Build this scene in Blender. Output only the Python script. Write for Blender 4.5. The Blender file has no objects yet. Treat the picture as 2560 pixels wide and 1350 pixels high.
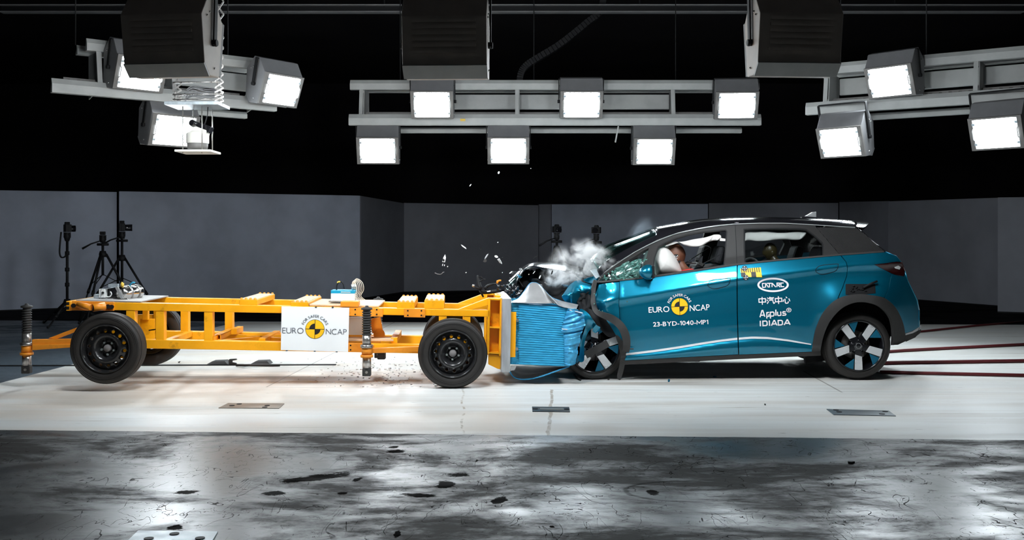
import bpy, math, random
import numpy as np
from mathutils import Vector, Matrix
from mathutils.geometry import delaunay_2d_cdt

random.seed(7)
SC = bpy.context.scene
COL = SC.collection
PI = math.pi

# ------------------------------------------------------------------ camera, world, exposure
F, EYE, HOR, MID = 2488.9, 1.38, 595.0, 1280.0      # focal length (px), eye height (m), horizon row, centre column
cam = bpy.data.cameras.new('camera')
cam.lens = 35.0
cam.sensor_width = 36.0
cam.shift_y = -80.0 / 2560.0
cam.clip_end = 200
cam_ob = bpy.data.objects.new('camera', cam)
COL.objects.link(cam_ob)
cam_ob.location = (0, 0, EYE)
cam_ob.rotation_euler = (PI / 2, 0, 0)
SC.camera = cam_ob

world = bpy.data.worlds.new('hall_air')
SC.world = world
world.use_nodes = True
world.node_tree.nodes['Background'].inputs[0].default_value = (0.55, 0.7, 1.0, 1)
world.node_tree.nodes['Background'].inputs[1].default_value = 0.004

vs = SC.view_settings
vs.view_transform = 'Standard'
vs.look = 'None'
vs.gamma = 1.0
vs.use_curve_mapping = False
vs.exposure = 0.22
SC.cycles.use_denoising = True
SC.cycles.max_bounces = 8
SC.cycles.volume_bounces = 2
SC.cycles.transparent_max_bounces = 16
SC.cycles.volume_step_rate = 1.0
SC.cycles.sample_clamp_indirect = 6.0

LAMP_BACK = 80.0      # lamp strengths: lamps of the three rear gantries
LAMP_FRONT = 118.0     # lamps seen from behind, nearer the camera
LAMP_UPPER = 55.0     # their upper row


# ------------------------------------------------------------------ measuring helpers
def at(px, py, Y):
    """point at distance Y that the photograph shows at column px, row py"""
    return Vector(((px - MID) * Y / F, Y, EYE - (py - HOR) * Y / F))


def ground(px, py, z=0.0):
    Y = (EYE - z) * F / (py - HOR)
    return Vector(((px - MID) * Y / F, Y, z))


def lerp(a, b, t):
    return a + (b - a) * t


def interp(tab, x):
    xs, ys = zip(*tab)
    return np.interp(x, xs, ys)


# ------------------------------------------------------------------ materials
class Nodes:
    def __init__(s, name):
        s.m = bpy.data.materials.new(name)
        s.m.use_nodes = True
        s.t = s.m.node_tree
        s.n = s.t.nodes
        s.b = s.n['Principled BSDF']
        s.out = s.n['Material Output']

    def add(s, typ, **kw):
        n = s.n.new(typ)
        for k, v in kw.items():
            setattr(n, k, v)
        return n

    def put(s, sock, v):
        if hasattr(v, 'is_output') or isinstance(v, bpy.types.NodeSocket):
            s.t.links.new(v, sock)
        else:
            if isinstance(v, (tuple, list)) and len(v) == 3 and sock.type == 'RGBA':
                v = (*v, 1)
            sock.default_value = v

    def coord(s, kind='Object'):
        return s.add('ShaderNodeTexCoord').outputs[kind]

    def math(s, op, a, b=0.0, c=None, clamp=False):
        n = s.add('ShaderNodeMath', operation=op, use_clamp=clamp)
        s.put(n.inputs[0], a)
        s.put(n.inputs[1], b)
        if c is not None:
            s.put(n.inputs[2], c)
        return n.outputs[0]

    def mix(s, f, a, b):
        n = s.add('ShaderNodeMix', data_type='RGBA')
        s.put(n.inputs[0], f)
        s.put(n.inputs[6], a)
        s.put(n.inputs[7], b)
        return n.outputs[2]

    def noise(s, scale, detail=4, vec=None, stretch=None, rough=0.55, dist=0.0, off=(0, 0, 0)):
        n = s.add('ShaderNodeTexNoise')
        n.inputs['Scale'].default_value = scale
        n.inputs['Detail'].default_value = detail
        n.inputs['Roughness'].default_value = rough
        n.inputs['Distortion'].default_value = dist
        v = vec if vec is not None else s.coord()
        mp = s.add('ShaderNodeMapping')
        s.put(mp.inputs[0], v)
        mp.inputs['Scale'].default_value = stretch or (1, 1, 1)
        mp.inputs['Location'].default_value = off
        s.put(n.inputs['Vector'], mp.outputs[0])
        return n.outputs['Fac']

    def ramp(s, f, lo, hi, a=0.0, b=1.0):
        n = s.add('ShaderNodeMapRange')
        n.interpolation_type = 'SMOOTHSTEP'
        s.put(n.inputs[0], f)
        n.inputs[1].default_value = lo
        n.inputs[2].default_value = hi
        n.inputs[3].default_value = a
        n.inputs[4].default_value = b
        return n.outputs[0]

    def bump(s, h, strength=0.2, dist=0.01):
        n = s.add('ShaderNodeBump')
        n.inputs['Strength'].default_value = strength
        n.inputs['Distance'].default_value = dist
        s.put(n.inputs['Height'], h)
        s.put(s.b.inputs['Normal'], n.outputs[0])

    def set(s, **kw):
        for k, v in kw.items():
            s.put(s.b.inputs[k.replace('_', ' ')], v)
        return s


def mat(name, col, rough=0.5, metal=0.0, coat=0.0, var=0.0, scale=6.0, dirt=None, dirt_amt=0.0, bump=0.0, bscale=60.0, spec=0.5, stretch=None):
    N = Nodes(name)
    c = (*col, 1)
    if var or dirt:
        f = N.noise(scale, 5, stretch=stretch)
        dark = tuple(x * (1 - var) for x in col)
        light = tuple(min(1, x * (1 + var * .6)) for x in col)
        c = N.mix(N.ramp(f, .3, .7), dark, light)
        if dirt:
            g = N.ramp(N.noise(scale * 2.3, 6, off=(3, 1, 7), rough=.7, stretch=stretch), .58, .75, 0, dirt_amt)
            c = N.mix(g, c, dirt)
        N.set(Roughness=N.ramp(f, .2, .8, max(.02, rough - .08), min(1, rough + .08)))
    else:
        N.set(Roughness=rough)
    N.put(N.b.inputs['Base Color'], c)
    N.set(Metallic=metal)
    N.b.inputs['Specular IOR Level'].default_value = spec
    if coat:
        N.b.inputs['Coat Weight'].default_value = coat
        N.b.inputs['Coat Roughness'].default_value = 0.04
    if bump:
        N.bump(N.noise(bscale, 4), bump, .004)
    return N.m


def emit(name, col, strength):
    N = Nodes(name)
    N.set(Base_Color=(.8, .8, .8, 1), Emission_Color=(*col, 1), Emission_Strength=strength)
    return N.m


def glass(name, tint, alpha, rough=0.03, edge=.8):
    """thin tinted pane: transparent body with a mirror-like surface"""
    N = Nodes(name)
    tr = N.add('ShaderNodeBsdfTransparent')
    tr.inputs[0].default_value = (*tint, 1)
    gl = N.add('ShaderNodeBsdfGlossy')
    gl.inputs['Roughness'].default_value = rough
    lw = N.add('ShaderNodeLayerWeight')
    lw.inputs[0].default_value = 0.35
    fac = N.math('MULTIPLY_ADD', lw.outputs['Fresnel'], edge, alpha)
    mx = N.add('ShaderNodeMixShader')
    N.put(mx.inputs[0], fac)
    N.put(mx.inputs[1], tr.outputs[0])
    N.put(mx.inputs[2], gl.outputs[0])
    N.put(N.out.inputs[0], mx.outputs[0])
    return N.m


M = {}
M['yellow'] = mat('yellow_frame_paint', (.93, .40, .006), .42, var=.14, scale=2.2, dirt=(.22, .09, .01), dirt_amt=.55, spec=.4)
M['orange'] = mat('orange_frame_paint', (.87, .30, .02), .45, var=.15, scale=4, dirt=(.25, .10, .03), dirt_amt=.5, spec=.4)
M['ply'] = mat('worn_plywood', (.66, .47, .30), .6, var=.2, scale=5, dirt=(.75, .38, .08), dirt_amt=.5, stretch=(1, .2, 1))
M['deck'] = mat('grey_deck_sheet', (.30, .29, .28), .5, var=.15, scale=4)
M['alu'] = mat('brushed_aluminium', (.50, .52, .54), .38, metal=.55, var=.22, scale=7, stretch=(3, 3, .4))
M['steel'] = mat('worn_steel', (.42, .40, .38), .32, metal=.85, var=.3, scale=20, stretch=(4, 4, .5))
M['chrome'] = mat('polished_steel', (.78, .77, .75), .16, metal=1.0, var=.1, scale=14)
M['zinc'] = mat('zinc_bolts', (.62, .68, .68), .3, metal=.9)
M['black'] = mat('matt_black', (.010, .010, .011), .6, spec=.2)
M['blackg'] = mat('gloss_black', (.008, .008, .010), .12, coat=.6)
M['rubber'] = mat('tyre_rubber', (.016, .0135, .012), .62, var=.25, scale=9, bump=.15, bscale=120)
M['rim'] = mat('black_steel_rim', (.014, .014, .015), .26, coat=.35)
M['hub'] = mat('grey_hub_cap', (.16, .15, .15), .6)
M['white'] = mat('white_board', (.86, .88, .89), .45)
M['ink'] = mat('dark_blue_ink', (.04, .05, .07), .5)
M['inkblack'] = mat('black_ink', (.010, .010, .011), .5)
M['markyellow'] = mat('yellow_ink', (.93, .52, .01), .45)
M['vinyl'] = mat('white_vinyl', (.86, .88, .90), .4)
M['honey'] = mat('blue_honeycomb_metal', (.028, .36, .62), .36, metal=.30, var=.12, scale=9, bump=.15, bscale=50, stretch=(1, 1, 3))
M['honeycrush'] = mat('crushed_blue_foil', (.07, .40, .68), .34, metal=.35, var=.25, scale=16, bump=.3, bscale=60)
M['sheet'] = mat('grey_cladding_sheet', (.42, .42, .42), .38, metal=.4, var=.15, scale=5)
M['sheetblue'] = mat('blue_cladding_sheet', (.03, .25, .47), .35, metal=.3)
M['cyan'] = mat('cyan_case', (.01, .30, .50), .4)
M['case'] = mat('light_case', (.74, .75, .74), .4)
M['wire'] = mat('pale_wire', (.72, .62, .50), .5)
M['wireyellow'] = mat('yellow_sleeve', (.75, .50, .06), .5)
M['lampbody'] = mat('grey_lamp_housing', (.15, .15, .155), .5, var=.1)
M['lampdark'] = mat('dark_lamp_housing', (.15, .142, .135), .55, var=.1)
M['louvre'] = mat('brown_grey_lamp_housing', (.48, .42, .37), .55, var=.1)
M['rail'] = mat('grey_gantry_paint', (.42, .43, .42), .5, var=.12, scale=3)
M['zincsheet'] = mat('galvanised_sheet', (.50, .56, .60), .4, metal=.6, var=.15, scale=25)
M['cream'] = mat('cream_enamel', (.70, .68, .62), .45)
M['red'] = mat('red_cable', (.16, .018, .022), .55)
M['redcloth'] = mat('red_cloth', (.55, .02, .02), .8)
M['brown'] = mat('brown_dummy_skin', (.14, .052, .027), .5, var=.1)
M['olive'] = mat('dark_olive_plastic', (.045, .035, .012), .3)
M['bag'] = mat('white_airbag_fabric', (.66, .64, .61), .75, var=.06, bump=.25, bscale=25)
M['seat'] = mat('black_seat_leather', (.010, .011, .013), .75, spec=.2)
M['seatblue'] = mat('blue_seat_panel', (.014, .045, .07), .75, spec=.2)
M['plastic'] = mat('grey_black_plastic', (.026, .0245, .0235), .65, var=.12, scale=30)
M['plasticgrey'] = mat('charcoal_frame', (.019, .018, .0175), .55, spec=.35)
M['silver'] = mat('satin_silver_trim', (.62, .63, .64), .3, metal=.7)
M['whitesilver'] = mat('pale_silver_trim', (.80, .83, .84), .35, metal=.1)
M['spoke'] = mat('machined_alloy', (.74, .75, .76), .30, metal=.35, var=.06, scale=8)
M['tealwheel'] = mat('teal_wheel_insert', (.003, .12, .21), .35, metal=.2)
M['lampglass'] = mat('dark_red_lamp_glass', (.030, .004, .004), .08, coat=1.0)
M['charcoal'] = mat('charcoal_metallic_paint', (.020, .022, .026), .22, metal=.5, coat=1.0)
M['glassbits'] = mat('green_glass_crumbs', (.075, .20, .17), .3, var=.6, scale=40, coat=.2)
M['glasswhite'] = mat('bright_glass_crumbs', (.75, .82, .82), .15, coat=.5)
M['engine'] = mat('engine_bay_black', (.012, .012, .013), .7, var=.5, scale=18, bump=.6, bscale=40, spec=.25)
M['plate'] = mat('floor_cover_plate', (.30, .27, .23), .42, metal=.5, var=.2, scale=10)
M['platedark'] = mat('dark_floor_cover', (.09, .085, .08), .42, metal=.4, var=.2, scale=10)
M['platesteel'] = mat('steel_floor_cover', (.20, .225, .24), .42, metal=.6, var=.25, scale=14)
M['pane'] = glass('tinted_side_glass', (.86, .88, .88), .01, .03, .45)
M['screen'] = glass('green_windscreen', (.62, .80, .78), .04, .03, .6)
M['lens'] = emit('lamp_lens_back', (.86, .95, 1.0), LAMP_BACK)
M['lensfront'] = emit('lamp_lens_front', (.90, .96, 1.0), LAMP_FRONT)


M['lensupper'] = emit('lamp_lens_upper', (.90, .96, 1.0), LAMP_UPPER)


def paint():
    N = Nodes('teal_metallic_paint')
    fl = N.noise(900, 1)
    c = N.mix(N.ramp(fl, .35, .65), (.0, .165, .275), (.001, .225, .36))
    N.set(Base_Color=c, Metallic=.72, Roughness=.32)
    N.b.inputs['Coat Weight'].default_value = 1.0
    N.b.inputs['Coat Roughness'].default_value = .03
    return N.m


M['paint'] = paint()


def striped_glass():
    N = Nodes('striped_quarter_glass')
    co = N.coord()
    sx = N.add('ShaderNodeSeparateXYZ')
    N.put(sx.inputs[0], co)
    s = N.math('ADD', N.math('MULTIPLY', sx.outputs[0], 95.0), N.math('MULTIPLY', sx.outputs[2], 34.0))
    w = N.ramp(N.math('SINE', N.math('MULTIPLY', s, 6.2832)), -.2, .4)
    fade = N.ramp(sx.outputs[0], 3.36, 3.46, 1, 0)
    c = N.mix(N.math('MULTIPLY', w, fade), (.012, .012, .013), (.045, .043, .042))
    N.set(Base_Color=c, Roughness=.10)
    N.b.inputs['Coat Weight'].default_value = .5
    return N.m


def floor_material():
    N = Nodes('painted_hall_floor')
    co = N.coord()
    sx = N.add('ShaderNodeSeparateXYZ')
    N.put(sx.inputs[0], co)
    X, Y = sx.outputs[0], sx.outputs[1]
    u = N.math('SUBTRACT', X, N.math('MULTIPLY', Y, .0495))
    v = N.math('ADD', Y, N.math('MULTIPLY', X, .0495))
    edge = N.math('MULTIPLY', N.math('SUBTRACT', N.noise(5, 6), .5), .03)
    v2 = N.math('ADD', v, edge)
    white = N.math('MULTIPLY', N.ramp(v2, 6.965, 6.985), N.ramp(v, 16.2, 16.25, 1, 0))
    white = N.math('MULTIPLY', white, N.ramp(u, -5.35, -5.33))
    # white lane: long brown streaks along the running direction
    st = N.noise(1.0, 7, stretch=(.22, 2.6, 1), rough=.62)
    st2 = N.noise(1.0, 7, stretch=(.45, 6.5, 1), rough=.7, off=(7, 3, 0))
    lane = N.mix(N.ramp(st, .42, .70), (.80, .815, .80), (.66, .64, .60))
    warm = N.math('MULTIPLY', N.ramp(N.noise(.7, 5, stretch=(.5, 1.8, 1), off=(5, 5, 0)), .38, .62), N.ramp(u, -1.0, 1.0, .55, .12))
    lane = N.mix(warm, lane, (.70, .60, .49))
    lane = N.mix(N.ramp(st2, .56, .74, 0, .75), lane, (.30, .235, .165))
    trk = N.math('MULTIPLY', N.ramp(N.math('ABSOLUTE', N.math('SUBTRACT', v, 9.75)), .1, .6, 1, 0),
                 N.ramp(N.noise(1.2, 6, stretch=(.3, 3, 1), off=(1, 9, 0)), .42, .62))
    trk = N.math('MULTIPLY', trk, N.ramp(u, 1.0, 2.5, .85, .1))
    lane = N.mix(trk, lane, (.23, .19, .15))
    lane = N.mix(N.ramp(N.noise(9, 5, stretch=(.5, 1.6, 1), off=(4, 4, 0)), .66, .73, 0, .5), lane, (.24, .22, .2))
    # joints, slot
    def line(coord, c0, w):
        return N.ramp(N.math('ABSOLUTE', N.math('SUBTRACT', coord, c0)), w * .5, w, 1, 0)
    j = N.math('MULTIPLY', line(u, -2.73, .008), N.ramp(v, 9.08, 9.12))
    j = N.math('MAXIMUM', j, N.math('MULTIPLY', line(v, 9.1, .010), N.math('MULTIPLY', N.ramp(u, -2.75, -2.7), .6)))
    j = N.math('MAXIMUM', j, N.math('MULTIPLY', line(u, 2.51, .012), N.math('MULTIPLY', N.ramp(v, 9.0, 9.1), N.ramp(v, 10.4, 10.5, 1, 0))))
    lane = N.mix(N.math('MULTIPLY', j, .75), lane, (.16, .14, .12))
    wob = N.math('MULTIPLY', N.math('SUBTRACT', N.noise(2.2, 6, rough=.6), .5), .09)
    crack = N.math('MULTIPLY', line(N.math('ADD', u, wob), -.085, .016), N.ramp(v, 9.05, 9.1, 1, 0))
    crack = N.math('MULTIPLY', crack, N.ramp(N.noise(9, 6, rough=.7), .30, .55, .15, .85))
    crk2 = N.math('MULTIPLY', line(N.math('ADD', N.math('ADD', u, N.math('MULTIPLY', v, .10)), wob), .005, .011), N.ramp(N.noise(7, 5, off=(2, 2, 2)), .42, .6))
    crk2 = N.math('MULTIPLY', crk2, N.ramp(v, 9.0, 9.1, .8, 0))
    lane = N.mix(N.math('MAXIMUM', crack, crk2), lane, (.34, .275, .20))
    # dark polished floor: grime patches, dried spills, hairline scuffs
    big = N.noise(.85, 7, off=(3.3, 1.2, 0), rough=.66, dist=.5, stretch=(.8, 1.3, 1))
    scr = N.noise(5.0, 9, stretch=(.5, 1.5, 1), rough=.78, off=(0, 5, 0))
    grime = N.math('ADD', N.math('MULTIPLY', big, .72), N.math('MULTIPLY', scr, .28))
    gm = N.ramp(grime, .47, .58)
    dark = N.mix(gm, (.044, .047, .050), (.014, .011, .0095))
    hair = None
    for sc_, st_, o_ in ((3.2, (1, .6, 1), (1, 2, 0)), (5.5, (.6, 1.2, 1), (7, 3, 0)), (9.0, (1, 1, 1), (4, 9, 0)), (4.0, (1.5, .4, 1), (2, 6, 0))):
        n_ = N.noise(sc_, 3, stretch=st_, off=o_, rough=.5, dist=.6)
        ln = N.ramp(N.math('ABSOLUTE', N.math('SUBTRACT', n_, .5)), .0015, .005, 1, 0)
        ln = N.math('MULTIPLY', ln, N.ramp(N.noise(sc_ * .9, 4, off=(o_[1], o_[0], 3)), .50, .60))
        hair = ln if hair is None else N.math('MAXIMUM', hair, ln)
    dark = N.mix(N.math('MULTIPLY', hair, .8), dark, (.010, .008, .007))
    sx2 = N.noise(16, 7, stretch=(1.4, .6, 1), rough=.8, off=(2, 8, 0), dist=1.0)
    dark = N.mix(N.ramp(sx2, .62, .70, 0, .8), dark, (.010, .008, .007))
    # dried black spills (column, row, half width, half height in the photograph, turned)
    spill = None
    ed = N.math('SUBTRACT', N.noise(11, 6, stretch=(.7, 1.4, 1), rough=.75), .5)
    for (bx, by, bw, bh, tilt) in ((790, 1194, 95, 9, .20), (690, 1233, 34, 7, 0), (468, 1230, 34, 6, .05), (988, 1129, 24, 6, 0), (985, 1118, 14, 3, 0), (1146, 1187, 34, 6, 0), (1112, 1212, 26, 12, .1),
                                   (1048, 1238, 46, 6, 0), (1250, 1251, 22, 9, .3), (440, 1317, 22, 8, 0), (993, 1336, 9, 12, 0), (892, 1199, 13, 5, .2), (1632, 1232, 16, 8, 0), (856, 1233, 14, 4, 0), (1380, 1317, 8, 3, 0)):
        g0 = ground(bx, by)
        rx, ry = bw * g0.y / F, abs(ground(bx, by - bh).y - ground(bx, by + bh).y) / 2
        dx = N.math('DIVIDE', N.math('SUBTRACT', X, g0.x), rx)
        dy = N.math('DIVIDE', N.math('SUBTRACT', N.math('SUBTRACT', Y, N.math('MULTIPLY', N.math('SUBTRACT', X, g0.x), tilt * 2.5)), g0.y), ry)
        r_ = N.math('SQRT', N.math('ADD', N.math('MULTIPLY', dx, dx), N.math('MULTIPLY', dy, dy)))
        m_ = N.ramp(N.math('ADD', r_, N.math('MULTIPLY', ed, 2.6)), .75, .95, 1, 0)
        spill = m_ if spill is None else N.math('MAXIMUM', spill, m_)
    dark = N.mix(N.math('MULTIPLY', spill, .92), dark, (.006, .005, .0045))
    g1 = ground(1720, 1228)
    dx = N.math('DIVIDE', N.math('SUBTRACT', X, g1.x), .34)
    dy = N.math('DIVIDE', N.math('SUBTRACT', Y, g1.y), .22)
    rr_ = N.math('SQRT', N.math('ADD', N.math('MULTIPLY', dx, dx), N.math('MULTIPLY', dy, dy)))
    skid = N.math('MULTIPLY', N.ramp(N.math('ABSOLUTE', N.math('SUBTRACT', N.math('ADD', rr_, N.math('MULTIPLY', ed, .12)), 1.0)), .02, .07, 1, 0), N.ramp(dx, -.4, .6, .8, .1))
    dark = N.mix(skid, dark, (.008, .007, .006))
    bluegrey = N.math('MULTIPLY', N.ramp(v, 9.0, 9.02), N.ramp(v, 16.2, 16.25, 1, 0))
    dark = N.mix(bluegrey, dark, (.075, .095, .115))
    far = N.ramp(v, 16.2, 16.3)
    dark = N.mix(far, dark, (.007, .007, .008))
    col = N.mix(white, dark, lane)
    rd = N.ramp(grime, .42, .58, .30, .66)
    rd = N.math('ADD', rd, N.math('MULTIPLY', N.math('MAXIMUM', hair, spill), .3))
    rl = N.ramp(st, .3, .7, .36, .55)
    rmix = N.add('ShaderNodeMix', data_type='FLOAT')
    N.put(rmix.inputs[0], white)
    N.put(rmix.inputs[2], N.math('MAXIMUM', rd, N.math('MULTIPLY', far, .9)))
    N.put(rmix.inputs[3], rl)
    N.set(Base_Color=col, Roughness=rmix.outputs[0])
    sp = N.math('MULTIPLY', N.ramp(gm, 0, 1, .25, .07), N.math('SUBTRACT', 1.0, N.math('MULTIPLY', N.math('MAXIMUM', spill, skid), .95)))
    sp = N.math('MULTIPLY', sp, N.math('SUBTRACT', 1.0, N.math('MULTIPLY', hair, .85)))
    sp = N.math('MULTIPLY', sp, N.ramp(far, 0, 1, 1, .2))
    smix = N.add('ShaderNodeMix', data_type='FLOAT')
    N.put(smix.inputs[0], white)
    N.put(smix.inputs[2], sp)
    smix.inputs[3].default_value = .5
    N.put(N.b.inputs['Specular IOR Level'], smix.outputs[0])
    N.bump(N.math('ADD', N.noise(7, 6, stretch=(.6, 1.4, 1)), N.math('MULTIPLY', N.noise(40, 4), .25)), .10, .01)
    return N.m


# ------------------------------------------------------------------ mesh building
def org(o):
    while o.parent:
        o = o.parent
    return o.location


class MB:
    """collects shapes, then builds them as ONE mesh object"""

    def __init__(s):
        s.v, s.f, s.sm, s.mi = [], [], [], []
        s.cur = 0

    def add(s, vs_, fs, smooth=False):
        k = len(s.v)
        s.v += [Vector(p) for p in vs_]
        s.f += [tuple(i + k for i in f) for f in fs]
        s.sm += [smooth] * len(fs)
        s.mi += [s.cur] * len(fs)
        return s

    def box(s, c, size, R=None):
        hx, hy, hz = size[0] / 2, size[1] / 2, size[2] / 2
        P = [Vector((x, y, z)) for z in (-hz, hz) for y in (-hy, hy) for x in (-hx, hx)]
        if R is not None:
            P = [R @ p for p in P]
        c = Vector(c)
        return s.add([p + c for p in P], [(0, 2, 3, 1), (4, 5, 7, 6), (0, 1, 5, 4), (2, 6, 7, 3), (0, 4, 6, 2), (1, 3, 7, 5)])

    def prism(s, pts, d, smooth=False):
        """closed polygon pts extruded by vector d"""
        n = len(pts)
        P = [Vector(p) for p in pts]
        Q = [p + Vector(d) for p in P]
        fs = [tuple(range(n))[::-1], tuple(range(n, 2 * n))]
        s.add(P + Q, fs)
        k = len(s.v) - 2 * n
        side = [(i, (i + 1) % n, n + (i + 1) % n, n + i) for i in range(n)]
        s.f += [tuple(i + k for i in f) for f in side]
        s.sm += [smooth] * n
        s.mi += [s.cur] * n
        return s

    def bar(s, p, q, w, h=None, up=(0, 0, 1)):
        p, q = Vector(p), Vector(q)
        h = h or w
        d = (q - p).normalized()
        a = d.cross(Vector(up))
        if a.length < 1e-4:
            a = d.cross(Vector((0, 1, 0)))
        a.normalize()
        b = a.cross(d)
        pts = [p + a * x * w / 2 + b * y * h / 2 for x, y in ((-1, -1), (1, -1), (1, 1), (-1, 1))]
        return s.prism(pts, q - p)

    def tube(s, pts, r, n=8, cap=True):
        pts = [Vector(p) for p in pts]
        rs = r if isinstance(r, (list, tuple)) else [r] * len(pts)
        V, prev = [], None
        for i, p in enumerate(pts):
            d = (pts[min(i + 1, len(pts) - 1)] - pts[max(i - 1, 0)])
            if d.length < 1e-9:
                d = Vector((0, 0, 1))
            d.normalize()
            if prev is None:
                a = d.cross(Vector((0, 0, 1)))
                if a.length < .05:
                    a = d.cross(Vector((0, 1, 0)))
            else:
                a = prev - d * prev.dot(d)
            a.normalize()
            prev = a
            b = d.cross(a)
            V += [p + (a * math.cos(2 * PI * k / n) + b * math.sin(2 * PI * k / n)) * rs[i] for k in range(n)]
        fs = []
        for i in range(len(pts) - 1):
            for k in range(n):
                fs.append((i * n + k, i * n + (k + 1) % n, (i + 1) * n + (k + 1) % n, (i + 1) * n + k))
        s.add(V, fs, True)
        if cap:
            k = len(s.v) - len(V)
            for ring in (list(range(n))[::-1], list(range(len(V) - n, len(V)))):
                s.f.append(tuple(k + i for i in ring))
                s.sm.append(False)
                s.mi.append(s.cur)
        return s

    def lathe(s, prof, c=(0, 0, 0), axis=(0, 0, 1), n=32, smooth=True, cap=False):
        """prof: (radius, height along axis)"""
        ax = Vector(axis).normalized()
        a = ax.cross(Vector((0, 0, 1)))
        if a.length < .05:
            a = Vector((1, 0, 0))
        a.normalize()
        b = ax.cross(a)
        c = Vector(c)
        V, fs = [], []
        for r, h in prof:
            V += [c + ax * h + (a * math.cos(2 * PI * k / n) + b * math.sin(2 * PI * k / n)) * r for k in range(n)]
        for i in range(len(prof) - 1):
            for k in range(n):
                fs.append((i * n + k, i * n + (k + 1) % n, (i + 1) * n + (k + 1) % n, (i + 1) * n + k))
        s.add(V, fs, smooth)
        if cap:
            k = len(s.v) - len(V)
            for ring in (list(range(n))[::-1], list(range(len(V) - n, len(V)))):
                s.f.append(tuple(k + i for i in ring))
                s.sm.append(False)
                s.mi.append(s.cur)
        return s

    def cyl(s, p, q, r, n=20, r2=None):
        p, q = Vector(p), Vector(q)
        return s.lathe([(r, 0), (r if r2 is None else r2, (q - p).length)], p, q - p, n, True, True)

    def grid(s, fn, nu, nv, smooth=True):
        V = [Vector(fn(i / nu, j / nv)) for i in range(nu + 1) for j in range(nv + 1)]
        fs = [(i * (nv + 1) + j, (i + 1) * (nv + 1) + j, (i + 1) * (nv + 1) + j + 1, i * (nv + 1) + j + 1)
              for i in range(nu) for j in range(nv)]
        return s.add(V, fs, smooth)

    def ball(s, c, r, R=None, nu=24, nv=14, fn=None):
        c = Vector(c)
        rx, ry, rz = r if isinstance(r, (tuple, list)) else (r, r, r)

        def g(a, b):
            th, ph = 2 * PI * a, PI * (b * .998 + .001)
            p = Vector((rx * math.cos(th) * math.sin(ph), ry * math.sin(th) * math.sin(ph), -rz * math.cos(ph)))
            if fn:
                p = fn(p)
            return c + (R @ p if R is not None else p)
        return s.grid(g, nu, nv)

    def build(s, name, m, parent=None, bevel=0.0, solid=0.0, weld=True, auto=None, subd=0):
        me = bpy.data.meshes.new(name)
        o0 = org(parent) if parent else Vector((0, 0, 0))
        me.from_pydata([tuple(p - o0) for p in s.v], [], s.f)
        me.polygons.foreach_set('use_smooth', s.sm)
        mats = m if isinstance(m, list) else [m]
        for q in mats:
            me.materials.append(q)
        if len(mats) > 1:
            me.polygons.foreach_set('material_index', s.mi)
        me.update()
        o = bpy.data.objects.new(name, me)
        COL.objects.link(o)
        if parent:
            o.parent = parent
        if solid:
            md = o.modifiers.new('solid', 'SOLIDIFY')
            md.thickness = solid
            md.offset = 0
        if subd:
            md = o.modifiers.new('subd', 'SUBSURF')
            md.levels = md.render_levels = subd
        if bevel:
            md = o.modifiers.new('bevel', 'BEVEL')
            md.width = bevel
            md.segments = 2
            md.limit_method = 'ANGLE'
            md.angle_limit = .6
        return o


def tag(o, label=None, cat=None, group=None, kind=None):
    if label:
        o['label'] = label
    if cat:
        o['category'] = cat
    if group:
        o['group'] = group
    if kind:
        o['kind'] = kind
    return o


def thing(name, label, cat, loc=(0, 0, 0), group=None):
    o = bpy.data.objects.new(name, None)
    o.empty_display_size = .1
    COL.objects.link(o)
    o.location = loc
    return tag(o, label, cat, group)


def children(o):
    return [c for c in bpy.data.objects if c.parent == o]


def copy_tree(o, parent=None):
    c = o.copy()
    COL.objects.link(c)
    c.parent = parent
    for ch in children(o):
        copy_tree(ch, c)
    return c


# ------------------------------------------------------------------ flat outlines with holes
def resample(poly, step, closed=True):
    out = []
    n = len(poly)
    for i in range(n if closed else n - 1):
        a, b = np.array(poly[i], float), np.array(poly[(i + 1) % n], float)
        k = max(1, int(round(np.linalg.norm(b - a) / step)))
        for j in range(k):
            out.append(a + (b - a) * j / k)
    if not closed:
        out.append(np.array(poly[-1], float))
    return out


def smooth_poly(pts, n=6, closed=False):
    """Catmull-Rom through the points"""
    P = [np.array(p, float) for p in pts]
    m = len(P)
    out = []
    for i in range(m if closed else m - 1):
        g = (lambda k: P[k % m]) if closed else (lambda k: P[min(max(k, 0), m - 1)])
        p0, p1, p2, p3 = g(i - 1), g(i), g(i + 1), g(i + 2)
        for j in range(n):
            t = j / n
            out.append(.5 * ((2 * p1) + (-p0 + p2) * t + (2 * p0 - 5 * p1 + 4 * p2 - p3) * t * t + (-p0 + 3 * p1 - 3 * p2 + p3) * t ** 3))
    if not closed:
        out.append(P[-1])
    return [tuple(q) for q in out]


def inside(pts, poly):
    pts = np.asarray(pts, float)
    poly = np.asarray(poly, float)
    x, y = pts[:, 0], pts[:, 1]
    c = np.zeros(len(pts), bool)
    j = len(poly) - 1
    for i in range(len(poly)):
        xi, yi, xj, yj = *poly[i], *poly[j]
        hit = ((yi > y) != (yj > y)) & (x < (xj - xi) * (y - yi) / ((yj - yi) if yj != yi else 1e-9) + xi)
        c ^= hit
        j = i
    return c


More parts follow.
